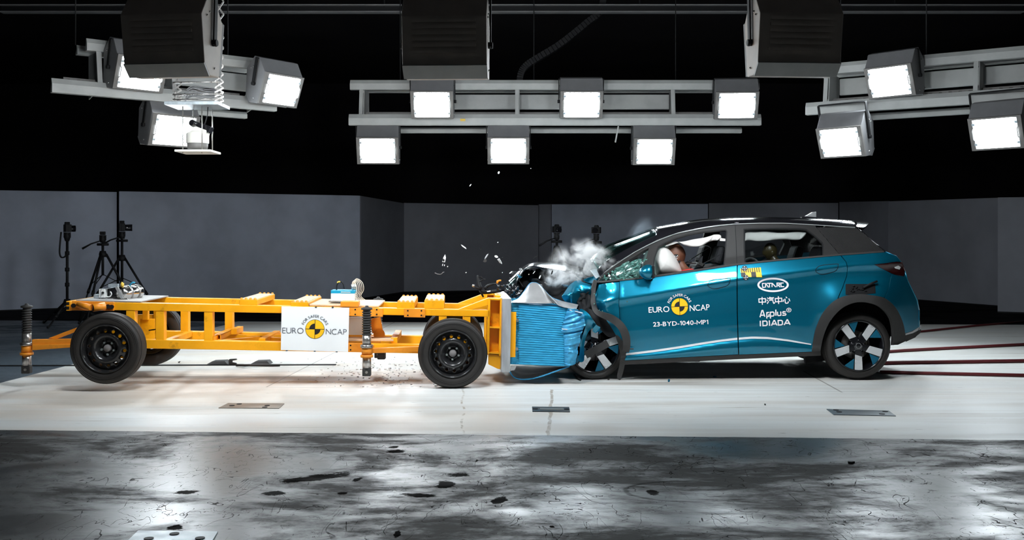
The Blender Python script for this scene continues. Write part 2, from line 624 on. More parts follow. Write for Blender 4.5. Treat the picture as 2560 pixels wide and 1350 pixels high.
def cdt_fill(outline, holes=(), step=6.0, grid=None):
    """triangulates an outline with holes; returns 2-D points, triangles and the boundary loops"""
    grid = grid or step
    loops = [resample(outline, step)] + [resample(h, step) for h in holes]
    pts, edges = [], []
    for lp in loops:
        k = len(pts)
        pts += lp
        edges += [(k + i, k + (i + 1) % len(lp)) for i in range(len(lp))]
    ob = np.array(loops[0])
    lo, hi = ob.min(0), ob.max(0)
    gx, gy = np.meshgrid(np.arange(lo[0], hi[0], grid), np.arange(lo[1], hi[1], grid))
    gx[1::2] += grid / 2
    g = np.stack([gx.ravel(), gy.ravel()], 1)
    if len(g):
        ok = inside(g, loops[0])
        for h in loops[1:]:
            ok &= ~inside(g, h)
        allb = np.array(pts)
        g = g[ok]
        if len(g):
            d = np.array([np.min(np.hypot(allb[:, 0] - p[0], allb[:, 1] - p[1])) for p in g])
            g = g[d > grid * .45]
        pts = pts + [p for p in g]
    V, E, Fc, *_ = delaunay_2d_cdt([Vector((float(p[0]), float(p[1]))) for p in pts], edges, [], 0, 1e-5)
    P = np.array([(p.x, p.y) for p in V])
    T = np.array([f for f in Fc if len(f) == 3])
    cen = P[T].mean(1)
    ok = inside(cen, loops[0])
    for h in loops[1:]:
        ok &= ~inside(cen, h)
    T = T[ok]
    cnt = {}
    for t in T:
        for a, b in ((t[0], t[1]), (t[1], t[2]), (t[2], t[0])):
            cnt[(a, b)] = 1
    rim = [(a, b) for (a, b) in cnt if (b, a) not in cnt]
    return P, T, rim


def flat_plate(mb, outline, holes, to3d, thick, step=.02, grid=None):
    """a plate cut from a 2-D outline with holes; to3d(x, y, t) places it, t = 0 front, 1 back"""
    P, T, rim = cdt_fill(outline, holes, step, grid)
    n = len(P)
    V = [to3d(x, y, 0) for x, y in P] + [to3d(x, y, 1) for x, y in P]
    mb.add(V, [tuple(t) for t in T] + [tuple(n + i for i in t[::-1]) for t in T] + [(b, a, n + a, n + b) for a, b in rim])
    return mb


def circle(c, r, n=24, a0=0.0, a1=2 * PI, ry=None):
    full = abs(a1 - a0 - 2 * PI) < 1e-6
    k = n if full else n + 1
    return [(c[0] + r * math.cos(a0 + (a1 - a0) * i / n), c[1] + (ry or r) * math.sin(a0 + (a1 - a0) * i / n)) for i in range(k)]


# ------------------------------------------------------------------ lettering as 2-D triangles (x right, y down)
_glyphs = {}


def glyph(ch, weight=0.0):
    key = (ch, weight)
    if key not in _glyphs:
        cu = bpy.data.curves.new('glyph', 'FONT')
        cu.body = ch
        cu.size = 1.0
        cu.offset = weight
        cu.resolution_u = 4
        ob = bpy.data.objects.new('glyph', cu)
        COL.objects.link(ob)
        bpy.context.view_layer.update()
        dg = bpy.context.evaluated_depsgraph_get()
        me = bpy.data.meshes.new_from_object(ob.evaluated_get(dg))
        V = [(v.co.x, -v.co.y) for v in me.vertices]
        Fs = [tuple(p.vertices) for p in me.polygons]
        if ch == 'M' and weight > 0:   # heavy strokes that do not overlap
            h = -min(p[1] for p in V)
            w = .085 + 2.2 * weight
            V, Fs = strokes2d([[(w / 2, 0), (w / 2, -h + w * .4), (.38, -h * .30), (.76 - w / 2, -h + w * .4), (.76 - w / 2, 0)]], w)
        if ch == '1':            # a one with a flag
            h = -min(p[1] for p in V)
            w = .085 + 2.2 * weight
            V, Fs = strokes2d([[(0, -h * .74), (.15, -h + w * .3), (.15 + w * .5, -h + w * .3)], [(.15 + w * .1, -h), (.15 + w * .1, 0)]], w)
        xs = [p[0] for p in V] or [0, .3]
        _glyphs[key] = (V, Fs, min(xs), max(xs))
        bpy.data.objects.remove(ob)
        bpy.data.curves.remove(cu)
        bpy.data.meshes.remove(me)
    return _glyphs[key]


def text2d(txt, height, weight=0.0, gap=.10, squeeze=1.0, width=None):
    """baseline at y=0, cap height = height; returns triangles"""
    _, _, _, _ = glyph('H', weight)
    hv = glyph('H', weight)[0]
    cap = -min(p[1] for p in hv)
    k = height / cap
    V, Fs, x = [], [], 0.0
    for ch in txt:
        if ch == ' ':
            x += .30 * height * squeeze
            continue
        gv, gf, a, b = glyph(ch, weight)
        n = len(V)
        V += [(x + (p[0] - a) * k * squeeze, p[1] * k) for p in gv]
        Fs += [tuple(i + n for i in f) for f in gf]
        x += ((b - a) * k * squeeze) + gap * height
    x -= gap * height
    if width:
        V = [(p[0] * width / x, p[1]) for p in V]
        x = width
    return V, Fs, x


def arc_text(txt, height, radius, a0, a1, weight=0.0, squeeze=1.0):
    """letters on an arc about the origin, angles clockwise from straight up (degrees)"""
    V0, F0, W = text2d(txt, height, weight, .16, squeeze)
    V = []
    # each letter keeps its shape: rotate by the angle of its own middle
    for comp in components(V0, F0):
        xs = [V0[i][0] for i in comp]
    grp = {}
    for comp in components(V0, F0):
        mid = (min(V0[i][0] for i in comp) + max(V0[i][0] for i in comp)) / 2
        for i in comp:
            grp[i] = mid
    out = []
    for i, (x, y) in enumerate(V0):
        m = grp.get(i, x)
        a = math.radians(a0 + (a1 - a0) * m / W)
        r = radius - y
        dx = x - m
        out.append((r * math.sin(a) + dx * math.cos(a), -r * math.cos(a) + dx * math.sin(a)))
    return out, F0


def components(V, Fs):
    par = list(range(len(V)))

    def find(i):
        while par[i] != i:
            par[i] = par[par[i]]
            i = par[i]
        return i
    for f in Fs:
        for i in f[1:]:
            par[find(i)] = find(f[0])
    d = {}
    for i in range(len(V)):
        d.setdefault(find(i), []).append(i)
    return list(d.values())


def strokes2d(lines, w):
    """broad pen strokes: polylines -> quads with mitred joints"""
    V, Fs = [], []
    for ln in lines:
        P = [np.array(p, float) for p in ln]
        closed = len(P) > 2 and np.allclose(P[0], P[-1])
        if closed:
            P = P[:-1]
        m = len(P)
        L, R = [], []
        for i in range(m):
            a = P[i - 1] if (i > 0 or closed) else None
            b = P[(i + 1) % m] if (i < m - 1 or closed) else None
            d1 = (P[i] - a) / np.linalg.norm(P[i] - a) if a is not None else None
            d2 = (b - P[i]) / np.linalg.norm(b - P[i]) if b is not None else None
            if d1 is None:
                d1 = d2
            if d2 is None:
                d2 = d1
            n1, n2 = np.array((-d1[1], d1[0])), np.array((-d2[1], d2[0]))
            nm = n1 + n2
            nm = nm / max(np.linalg.norm(nm), 1e-6)
            k = min(1 / max(nm.dot(n1), .35), 2.2)
            L.append(P[i] + nm * k * w / 2)
            R.append(P[i] - nm * k * w / 2)
        n = len(V)
        V += [tuple(p) for p in L] + [tuple(p) for p in R]
        for i in range(m if closed else m - 1):
            j = (i + 1) % m
            Fs.append((n + i, n + j, n + m + j, n + m + i))
    return V, Fs


def fan2d(poly):
    P, T, _ = cdt_fill(poly, (), 1e9, 1e9)
    return [tuple(p) for p in P], [tuple(t) for t in T]

# ================================================================== THE HALL
def box_obj(name, lo, hi, m, kind='structure'):
    mb = MB().box([(a + b) / 2 for a, b in zip(lo, hi)], [b - a for a, b in zip(lo, hi)])
    return tag(mb.build(name, m), kind=kind)


HALL_BLACK = mat('black_hall_lining', (.016, .014, .016), .9, var=.3, scale=.6, spec=.15)
box_obj('floor', (-16, -3, -.3), (16, 30, 0), floor_material())
box_obj('ceiling', (-16, -3, 6.0), (16, 30, 6.2), HALL_BLACK)
box_obj('wall_back', (-16, 29.8, 0), (16, 30, 6.0), HALL_BLACK)
box_obj('wall_left', (-16, -3, 0), (-15.8, 30, 6.0), HALL_BLACK)
box_obj('wall_right', (15.8, -3, 0), (16, 30, 6.0), HALL_BLACK)
box_obj('wall_front', (-16, -3, 0), (16, -2.8, 6.0), mat('grey_front_wall', (.30, .30, .30), .8))

# screens standing along the back: (column, distance, top height) of both ends
M['panel'] = mat('blue_grey_screen_lit', (.46, .50, .60), .8, var=.10, scale=1.6, spec=.2)  # brighter copy: the stronger light on these screens is put into the colour
M['panel_dim'] = mat('blue_grey_screen_dim', (.27, .275, .31), .8, var=.10, scale=1.6, spec=.2)  # darker copy of the same screens: weaker light and slant shading painted in
SCREENS = [
    ((-150, 18.2, 2.27), (292, 19.9, 2.30), 'panel', 'blue grey partition screen behind the three camera tripods, at the left end'),
    ((298, 19.8, 2.31), (900, 22.3, 2.33), 'panel', 'wide blue grey partition screen behind the yellow trolley frame'),
    ((902, 22.4, 2.33), (1010, 25.2, 2.26), 'panel_dim', 'dark partition screen set at a slant behind the data box cables'),
    ((1010, 25.2, 2.27), (1346, 26.4, 2.25), 'panel_dim', 'dim partition screen behind the flying shards'),
    ((1346, 26.6, 2.28), (1378, 26.5, 2.28), 'panel_dim', 'narrow dim partition screen left of the middle tripod'),
    ((1379, 26.3, 2.27), (1770, 26.0, 2.27), 'panel', 'partition screen behind the car windscreen and the two middle tripods'),
    ((1772, 26.0, 2.29), (2096, 25.3, 2.27), 'panel_dim', 'dark partition screen behind the car roof'),
    ((2098, 25.2, 2.29), (2220, 22.9, 2.23), 'panel_dim', 'dark partition screen behind the car spoiler'),
    ((2221, 22.8, 2.22), (2498, 20.0, 2.19), 'panel_dim', 'dark partition screen right of the car tail'),
    ((2494, 18.4, 2.13), (2760, 17.6, 2.12), 'panel_dim', 'dark partition screen at the right edge of the hall'),
]
for a, b, m, lab in SCREENS:
    p = at(a[0], HOR, a[1]); q = at(b[0], HOR, b[1])
    p.z = q.z = 0
    d = (q - p).normalized()
    nrm = Vector((-d.y, d.x, 0)) * .05
    up0, up1 = Vector((0, 0, a[2])), Vector((0, 0, b[2]))
    t = thing('partition_screen', lab, 'partition', p, 'partition screens along the back')
    MB().prism([p + Vector((0, 0, .02)), q + Vector((0, 0, .02)), q + up1, p + up0], nrm).build('panel', M[m], t, bevel=.006)
    MB().bar(p + nrm * .5 + Vector((0, 0, .012)), q + nrm * .5 + Vector((0, 0, .012)), .09, .024).build('base_strip', M['black'], t)

# ================================================================== LAMPS
def make_lamp(name, lens_mat, yoke=.46):
    """square floodlight, lit face towards -y, hung by a yoke; lens centre at the origin"""
    t = thing(name, 'lamp', 'floodlight', (0, 0, 0))
    w = .315
    prof = [(.02, .20), (.19, .35), (.30, .34), (.40, .15), (.29, -.19), (.19, -.255), (.02, -.22)]
    mb = MB()
    mb.prism([Vector((-w, y, z)) for y, z in prof], (2 * w, 0, 0))
    mb.build('housing', M['lampbody' if lens_mat == 'lens' else 'louvre'], t, bevel=.006)
    # frame round the lit face
    f = MB()
    ring = lambda x, z, y: [Vector((-x, y, -z)), Vector((x, y, -z)), Vector((x, y, z)), Vector((-x, y, z))]
    f.add(ring(.315, .21, -.007) + ring(.262, .188, -.007) + ring(.315, .21, .025) + ring(.262, .188, .025),
          [q for i in range(4) for j in [(i + 1) % 4] for q in ((i, j, 4 + j, 4 + i), (8 + i, 12 + i, 12 + j, 8 + j), (i, 8 + i, 8 + j, j), (4 + i, 4 + j, 12 + j, 12 + i))])
    f.build('bezel', M['lampdark'], t)
    for sx in (-1, 1):
        h = MB().tube([(sx * .262, .0, -.075), (sx * .262, -.035, -.055), (sx * .262, -.035, .055), (sx * .262, .0, .075)], .008, 8)
        h.build('grab_handle', M['case'], t)
    MB().box((0, .004, 0), (.475, .012, .372)).build('lens', M[lens_mat], t)
    for sx in (-1, 1):
        for sz in (-.13, .13):
            MB().box((sx * .252, -.006, sz), (.036, .016, .03)).build('lens_clip', M['zincsheet'], t)
    # louvres on the sloping back
    lv = MB()
    p0, p1 = Vector((0, .400, .15)), Vector((0, .29, -.19))
    d = (p1 - p0)
    n = Vector((0, -d.z, d.y)).normalized()
    n = n if n.y > 0 else -n
    for i in range(6):
        c0 = p0 + d * (.10 + .125 * i)
        R = Matrix(((1, 0, 0), (0, n.y, d.normalized().y), (0, n.z, d.normalized().z)))
        lv.box(c0 + n * .008, (.47, .016, .022), R)
    lv.build('louvre', M['louvre' if lens_mat != 'lens' else 'lampdark'], t)
    lip = MB().prism([Vector((-w, y, z)) for y, z in ((.294, -.188), (.192, -.257), (.196, -.268), (.30, -.198))], (2 * w, 0, 0))
    lip.build('back_lip', M['rail' if lens_mat != 'lens' else 'lampbody'], t)
    # yoke
    yk = MB()
    for sx in (-1, 1):
        yk.prism([(sx * (w + .012), .15, -.02), (sx * (w + .012), .20, -.02), (sx * (w + .012), .25, yoke), (sx * (w + .012), .20, yoke)], (sx * .012, 0, 0))
        yk.cyl((sx * (w - .002), .175, .0), (sx * (w + .035), .175, .0), .025, 12)
    yk.bar((-w - .018, .225, yoke), (w + .018, .225, yoke), .05, .012)
    yk.build('yoke', M['black'], t)
    for sx in (-1, 1):
        for (y, z) in ((.27, .21), (.31, .17), (.12, -.18)):
            MB().ball((sx * (w + .002), y, z), .009, None, 8, 6).build('rivet', M['chrome'], t)
    return t


def aim(t, pos, yaw, tilt):
    """yaw about the vertical (0 = lit face towards the camera), tilt > 0 looks down"""
    t.location = pos
    t.rotation_euler = (math.radians(tilt), 0, math.radians(yaw))


back_proto = make_lamp('floodlight', 'lens', .33)
hung_proto = make_lamp('floodlight', 'lens', .47)
seen_rows = set()
BACK_LAMPS = [
    ((1080, 262), 14.75, 0, 24, 'lit floodlight on the left of the upper row of the middle gantry', 'upper'),
    ((1454, 262), 14.75, 0, 24, 'lit floodlight at the centre of the upper row of the middle gantry', 'upper'),
    ((1842, 264), 14.75, -4, 24, 'lit floodlight at the right end of the middle gantry rails', 'upper'),
    ((944, 377), 15.03, 2, 22, 'lit floodlight hanging under the left end of the middle gantry', 'lower'),
    ((1271, 377), 15.03, 0, 22, 'lit floodlight hanging under the centre of the middle gantry', 'lower'),
    ((1636, 379), 15.03, 0, 22, 'lit floodlight hanging under the right part of the middle gantry', 'lower'),
    ((352, 185), 12.05, 46, 22, 'lit floodlight half hidden behind the dark lamp with the scissor lift', 'upper'),
    ((704, 226), 13.05, 53, 22, 'lit floodlight at the right end of the left gantry', 'upper'),
    ((436, 327), 12.55, 46, 22, 'lit floodlight under the left gantry beside the hanging pan head', 'lower'),
    ((2224, 204), 12.95, -46, 22, 'lit floodlight on the upper rails of the right gantry', 'upper'),
    ((2101, 356), 13.3, -44, 22, 'lit floodlight hanging under the left end of the right gantry', 'lower'),
    ((2490, 333), 12.3, -46, 22, 'lit floodlight hanging at the right edge under the right gantry', 'lower'),
]
for i, (pp, Y, yaw, tilt, lab, row) in enumerate(BACK_LAMPS):
    proto = back_proto if row == 'upper' else hung_proto
    o = copy_tree(proto) if row in seen_rows else proto
    seen_rows.add(row)
    aim(o, at(pp[0], pp[1], Y), yaw, tilt)
    tag(o, lab, 'floodlight', 'floodlights on the rear gantries')

front_proto = make_lamp('floodlight', 'lensfront')
FRONT_LAMPS = [
    ((458, 130), 7.7, 173, 9, 'dark lamp housing seen from behind, above the scissor camera lift'),
    ((1122, 134), 7.7, 178, 9, 'dark lamp housing seen from behind at the top centre, in front of the middle gantry'),
    ((1962, 128), 7.7, 184, 9, 'dark lamp housing seen from behind above the right end of the middle gantry'),
]
for i, (pp, Y, yaw, tilt, lab) in enumerate(FRONT_LAMPS):
    o = front_proto if i == 0 else copy_tree(front_proto)
    aim(o, at(pp[0], pp[1], Y), yaw, tilt)
    tag(o, lab, 'floodlight', 'near floodlights seen from behind')

upper_proto = make_lamp('floodlight', 'lensupper')
for pp, Y, yaw, tilt, lab in (((432, -42), 7.95, 173, 48, 'upper dark lamp housing cut by the top edge, left, over another lamp'),
                              ((1122, -88), 7.95, 178, 48, 'upper dark lamp housing cut by the top edge at the centre'),
                              ((1962, -94), 7.95, 184, 48, 'upper dark lamp housing cut by the top edge at the right')):
    o = upper_proto if pp[0] == 432 else copy_tree(upper_proto)
    aim(o, at(pp[0], pp[1], Y), yaw, tilt)
    tag(o, lab, 'floodlight', 'near floodlights seen from behind')

# ================================================================== GANTRIES
def gantry(lab, A, B, z0=3.165, z1=3.71, posts=(.02, .40, .78), tray=(.25, .79), up=(0, 0), rear0=.1):
    """rails from A to B (plan points); lower rails at z0, upper rail at z1"""
    A, B = Vector((*A, 0)), Vector((*B, 0))
    d = (B - A).normalized()
    n = Vector((-d.y, d.x, 0))
    if n.y < 0:
        n = -n
    L = (B - A).length
    t = thing('lighting_gantry', lab, 'lighting gantry', A + Vector((0, 0, z0)), 'lighting gantries')

    def P(s, dep, z):
        return A + d * s + n * dep + Vector((0, 0, z))

    def rail(name, s0, s1, dep, z, h, m):
        mb = MB()
        prof = [(0, -h / 2), (.0, h * .12), (.03, h / 2), (.045, h / 2), (.045, h * .1), (.09, -h / 2)]
        mb.prism([P(s0, dep + a, z + b) for a, b in prof], d * (s1 - s0))
        mb.build(name, m, t, bevel=.004)
    rail('upper_rail', up[0], L + up[1], .12, z1, .15, M['rail'])
    rail('lower_rail', 0, L, .0, z0, .17, M['rail'])
    rail('rear_lower_rail', rear0, L - .15, .62, z0 - .09, .09, M['rail'])
    rail('rear_upper_rail', .05 + up[0], L - .1, .72, z1 + .03, .12, M['rail'])
    for q in posts:
        s = q * L + .05
        MB().bar(P(s, .06, z0 + .05), P(s, .14, z1 - .05), .055, .02, up=n).build('upright', M['rail'], t)
        MB().prism([P(s + .03, .10, z0 + .05), P(s + .03, .66, z0 - .05), P(s + .03, .66, z1 - .05), P(s + .03, .16, z1 - .05)], d * .012).build('side_plate', M['rail'], t)
    MB().prism([P(L * tray[0], .5, z0 + .22), P(L * tray[0], .5, z0 + .45), P(L * tray[0], .56, z0 + .45), P(L * tray[0], .56, z0 + .22)], d * L * (tray[1] - tray[0])).build('cable_duct', M['rail'], t, bevel=.01)
    tr = MB()
    tr.prism([P(.2, .30, z0 + .10), P(.2, .30, z0 + .15), P(.2, .31, z0 + .15), P(.2, .31, z0 + .10)], d * (L - .6))
    for k in range(int((L - .6) / .12)):
        tr.box(P(.25 + k * .12, .295, z0 + .125), (.05, .012, .014))
    tr.build('perforated_tray', M['lampdark'], t)
    for s in (.12, .45, .8):
        MB().cyl(P(L * s, .3, z1), P(L * s, .3, 6.0), .008, 6).build('hanger_rod', M['black'], t)
    return t


g_mid = gantry('long grey rail gantry with six lit floodlights at the back centre',
               ((871 - MID) / 166, 15.0), ((1904 - MID) / 166, 15.0))
MB().box(at(1157, 300, 14.99), (.075, .008, .035)).build('sticker', M['wireyellow'], g_mid)
MB().bar(at(1546, 315, 15.2), at(1538, 356, 15.2), .04, .02).build('loose_bracket', M['rail'], g_mid)
gantry('grey rail gantry slanting back at the left behind the scissor camera lift', (-5.36, 11.6), (-3.15, 13.35), posts=(.18, .5, .92), tray=(.35, .95), up=(.42, .12), rear0=1.5)
gantry('grey rail gantry slanting forward at the right above the car', (4.05, 13.75), (6.9, 11.95), posts=(.06, .62), tray=(.1, .95))

# overhead crane beam and cable chain
t = thing('overhead_beam', 'long pale edged steel beam running across the top under the ceiling', 'beam', (0, 15.6, 4.9))
for z in (4.915, 5.02):
    MB().box((0, 15.6, z), (16, .14, .016)).build('flange', M['lampbody'], t)
MB().box((0, 15.6, 4.967), (16, .02, .09)).build('web', M['black'], t)
for x in (-6, -2, 2, 6):
    MB().cyl((x, 15.6, 5.0), (x, 15.6, 6.0), .012, 6).build('hanger_rod', M['black'], t)
t = thing('cable_chain', 'dark articulated cable chain curving down behind the middle gantry', 'cable chain', at(1300, 195, 16))
pts = smooth_poly([(1515, -40), (1500, 28), (1470, 55), (1430, 88), (1390, 118), (1345, 145), (1315, 165), (1302, 185), (1298, 215)], 5)
for i in range(len(pts) - 1):
    a, b = at(*pts[i], 16.2), at(*pts[i + 1], 16.2)
    MB().bar(a, a.lerp(b, .86), .10, .16, up=(0, 1, 0)).build('chain_link', M['black'], t)

# ---------------------------------------------------------------- scissor lift with the pan head
LY = 10.2
t = thing('scissor_camera_lift', 'folding scissor lift hanging from the ceiling with a silver tray, left', 'camera lift', at(495, 262, LY))


def lp(px, py, dy=0.0):
    return at(px, py, LY + dy)


tr = MB()
c0, c1 = lp(428, 262), lp(561, 268, .0)
tr.box(lp(494, 264, .12), (.55, .42, .035))
tr.build('tray', M['zincsheet'], t, bevel=.004)
for name, x0, x1, ys in (('scissor_arm_stack', 537, 559, [262, 252, 242, 231, 220, 205, 186, 166, 144, 120, 94, 66, 36, 4, -30, -66]),
                         ('scissor_arm_stack', 431, 454, [262, 254, 246, 237, 226, 210, 190, 166, 140, 112, 82, 50, 16, -20, -58])):
    for dy in (.0, .30):
        mb = MB()
        for i in range(len(ys) - 1):
            mb.bar(lp(x0, ys[i], dy), lp(x1, ys[i + 1], dy + .01), .016, .006, up=(0, 1, 0))
            mb.bar(lp(x1, ys[i], dy + .012), lp(x0, ys[i + 1], dy + .012), .016, .006, up=(0, 1, 0))
        mb.build(name, M['steel'], t)
mb = MB()
for y in (206, 236, 249):
    mb.tube([lp(432, y), lp(556, y - 1)], .007, 6)
mb.build('cross_rod', M['steel'], t)
mb = MB()
random.seed(3)
for k in range(7):
    p = [lp(450 + random.random() * 8, 250 - 5 * k), lp(480, 232 - 4 * k + random.random() * 14, .1), lp(510, 246 - 5 * k, .05), lp(536, 236 - 3 * k)]
    mb.tube([Vector(q) for q in [Vector((a[0], LY + .12, a[1])) for a in smooth_poly([(q.x, q.z) for q in p], 5)]], .006, 6)
mb.build('cable_bundle', M['lampbody'], t)
for x, dy in ((457, 0), (505, .0), (531, .25), (483, .28)):
    MB().cyl(lp(x, 266, dy), lp(x, 383, dy), .006, 8).build('hanging_rod', M['steel'], t)
mb = MB().box(lp(495, 380, .12), (.37, .36, .022))
mb.build('lower_plate', M['cream'], t, bevel=.004)

t = thing('pan_head', 'cream motorised pan head standing on the hanging lower plate', 'camera mount', lp(495, 377, .12))
mb = MB()
mb.lathe([(.0, .0), (.10, .0), (.105, .03), (.105, .055)], lp(494, 372, .12), (0, 0, 1), 24)
mb.build('foot', M['lampdark'], t)
MB().lathe([(.112, 0), (.115, .01), (.115, .10), (.09, .125), (.0, .125)], lp(494, 359, .12), (0, 0, 1), 28).build('turntable', M['cream'], t)
a = lp(492, 338, .05)
MB().prism([a + Vector((x, 0, z)) for x, z in ((-.07, -.07), (.07, -.07), (.10, .05), (-.03, .10), (-.06, .06))], (0, .14, 0)).build('tilt_bracket', M['cream'], t, bevel=.01)
MB().cyl(a + Vector((0, -.012, 0)), a + Vector((0, .01, 0)), .026, 20).build('pivot', M['black'], t)
mb = MB().box(lp(506, 318, .12), (.20, .12, .07), Matrix.Rotation(.35, 3, 'Y'))
mb.cyl(lp(492, 313, .1), lp(478, 306, .02), .035, 16)
o = thing('hanging_camera', 'small black camera tilted on the cream pan head', 'camera', lp(506, 318, .12))
mb.build('camera_body', M['blackg'], o, bevel=.006)
MB().tube([lp(520, 262, .1), lp(519, 285, .1), lp(514, 305, .12), lp(512, 312, .12)], .005, 6).build('cable', M['black'], o)

# ================================================================== CAMERA TRIPODS
def tripod(lab, px, py_top, Y, spread, legs_from, az=0.4, pole=False, handle=-1):
    """tripod with its head top at (px, py_top); feet on the floor"""
    top = at(px, py_top, Y)
    base = Vector((top.x, Y, 0))
    t = thing('camera_tripod', lab, 'tripod', base)
    hz = legs_from
    MB().cyl(base + Vector((0, 0, hz - .35 if not pole else .25)), base + Vector((0, 0, top.z - .10)), .021, 12).build('centre_column', M['black'], t)
    for k in range(3):
        a = az + k * 2 * PI / 3
        foot = base + Vector((math.cos(a) * spread, math.sin(a) * spread, .0))
        hip = base + Vector((math.cos(a) * .05, math.sin(a) * .05, hz))
        mid = hip.lerp(foot, .55)
        mb = MB()
        mb.tube([hip, mid], .019, 8)
        mb.tube([mid, foot], .013, 8)
        mb.cyl(mid - (foot - hip).normalized() * .04, mid + (foot - hip).normalized() * .03, .024, 10)
        mb.ball(foot + Vector((0, 0, .02)), .02, None, 10, 6)
        mb.build('leg', M['black'], t)
        MB().tube([base + Vector((0, 0, hz - .33 if not pole else .3)), hip.lerp(foot, .45 if not pole else .6)], .007, 6).build('spreader', M['black'], t)
    MB().lathe([(.0, -.05), (.055, -.05), (.06, 0), (.045, .05), (0, .05)], base + Vector((0, 0, hz)), (0, 0, 1), 16).build('shoulder', M['black'], t)
    hd = MB()
    hd.lathe([(.0, -.12), (.04, -.12), (.05, -.06), (.035, -.03), (.06, 0), (0, 0)], top, (0, 0, 1), 16)
    hd.box(top + Vector((0, 0, -.05)), (.09, .06, .07))
    hd.build('head', M['black'], t)
    h = MB()
    if not pole:
        h.tube([top + Vector((0, 0, -.08)), top + Vector((handle * .17, -.05, -.14)), top + Vector((handle * .30, -.08, -.22))], [.010, .012, .018], 8)
        h.build('pan_handle', M['black'], t)
        MB().cyl(top + Vector((-.09 * handle, 0, -.15)), top + Vector((.09 * handle, 0, -.15)), .022, 10).build('tension_knob', M['black'], t)
    else:
        mb = MB()
        for z in (.28, .52, .78, 1.0):
            mb.lathe([(.034, -.03), (.034, .03)], base + Vector((0, 0, hz + z)), (0, 0, 1), 12, True, True)
        mb.build('pole_clamp', M['black'], t)
    return t, top


def camera_on(top, lab, yaw, lens=.11, big=1.0, hump=True):
    t = thing('camera', lab, 'camera', top)
    R = Matrix.Rotation(yaw, 3, 'Z')
    mb = MB().box(top + Vector((0, 0, .058 * big)), (.15 * big, .07 * big, .105 * big), R)
    if hump:
        mb.prism([top + R @ Vector((x * big, -.03 * big, z * big)) for x, z in ((-.04, .11), (.04, .11), (.025, .145), (-.025, .145))], R @ Vector((0, .06 * big, 0)))
    mb.box(top + Vector((0, 0, .058 * big)) + R @ Vector((-.06 * big, -.02, 0)), (.035 * big, .05 * big, .10 * big), R)
    mb.build('camera_body', M['black'], t, bevel=.006)
    c = top + Vector((0, 0, .052 * big))
    MB().cyl(c + R @ Vector((0, .03, 0)), c + R @ Vector((0, -lens, 0)), .040 * big, 18, .045 * big).build('lens_barrel', M['blackg'], t)
    return t


tp, top = tripod('tall single pole camera stand, leftmost of the three stands', 168, 581, 15.8, .62, .36, az=-1.6, pole=True)
camera_on(top, 'black stills camera on the tall pole stand at the left', 2.2, .12, 1.15)
MB().tube([Vector((a[0], 15.75, a[1])) for a in smooth_poly([(at(p, q, 15.75).x, at(p, q, 15.75).z) for p, q in
          [(153, 580), (151, 600), (149, 630), (153, 643), (162, 642), (165, 635)]], 4)], .013, 6).build('hanging_strap', M['black'], tp)
tp, top = tripod('black tripod with a long pan handle, middle of the three stands at left', 257, 588, 16.2, .62, 1.12, az=2.6)
camera_on(top, 'tiny action camera on the middle tripod of the left three', .2, .04, .55, False)
tp, top = tripod('black tripod with a large camera, rightmost of the three stands at left', 305, 579, 16.5, .74, 1.05, az=-.15)
camera_on(top, 'large black camera pointing right on the tripod by the screen joint', 1.9, .16, 1.25)
tp, top = tripod('distant tripod behind the car bonnet, left one of two', 1392, 582, 17.0, .56, 1.2, az=-.3)
camera_on(top, 'upright black camera on the left distant tripod behind the bonnet', .5, .09, 1.0)
tp, top = tripod('distant tripod partly veiled by smoke before the windscreen', 1491, 584, 17.0, .56, 1.2, az=.5)
camera_on(top, 'upright black camera on the distant tripod nearest the windscreen', -.4, .09, 1.0)

# ================================================================== FLOOR PLATES AND CABLES
def floor_plate(lab, quad, m, bolts, slot=False):
    P = [ground(x, y) for x, y in quad]
    c = sum(P, Vector()) / 4
    t = thing('floor_cover', lab, 'floor cover', c)
    MB().prism(P, (0, 0, .006)).build('cover_plate', M[m], t, bevel=.002)
    for b in bolts:
        q = ground(*b)
        MB().cyl(q + Vector((0, 0, .005)), q + Vector((0, 0, .009)), .022, 14).build('bolt', M['black'], t)
    return t


floor_plate('beige metal floor cover in the white lane in front of the trolley', [(546, 1021), (698, 1022), (711, 1010), (570, 1009)], 'plate',
            [(580, 1016), (668, 1016), (598, 1012), (662, 1020)])
t = floor_plate('small dark floor cover on the rusty crack below the crash', [(1331, 1030), (1425, 1031), (1423, 1019), (1330, 1018)], 'platedark', [(1338, 1024), (1417, 1025)])
q = [ground(*p) for p in ((1350, 1027), (1410, 1027), (1408, 1022), (1350, 1022))]
MB().prism([p + Vector((0, 0, .0055)) for p in q], (0, 0, .003)).build('inset', M['plate'], t)
floor_plate('bluish steel floor cover in the white lane under the car tail', [(2084, 1038), (2240, 1041), (2222, 1028), (2066, 1024)], 'platesteel',
            [(2098, 1032), (2205, 1037), (2090, 1027), (2213, 1031)])
floor_plate('shiny steel floor cover at the bottom edge in the dark floor', [(300, 1372), (520, 1372), (545, 1331), (345, 1329)], 'platesteel',
            [(372, 1350), (500, 1349), (436, 1338)])

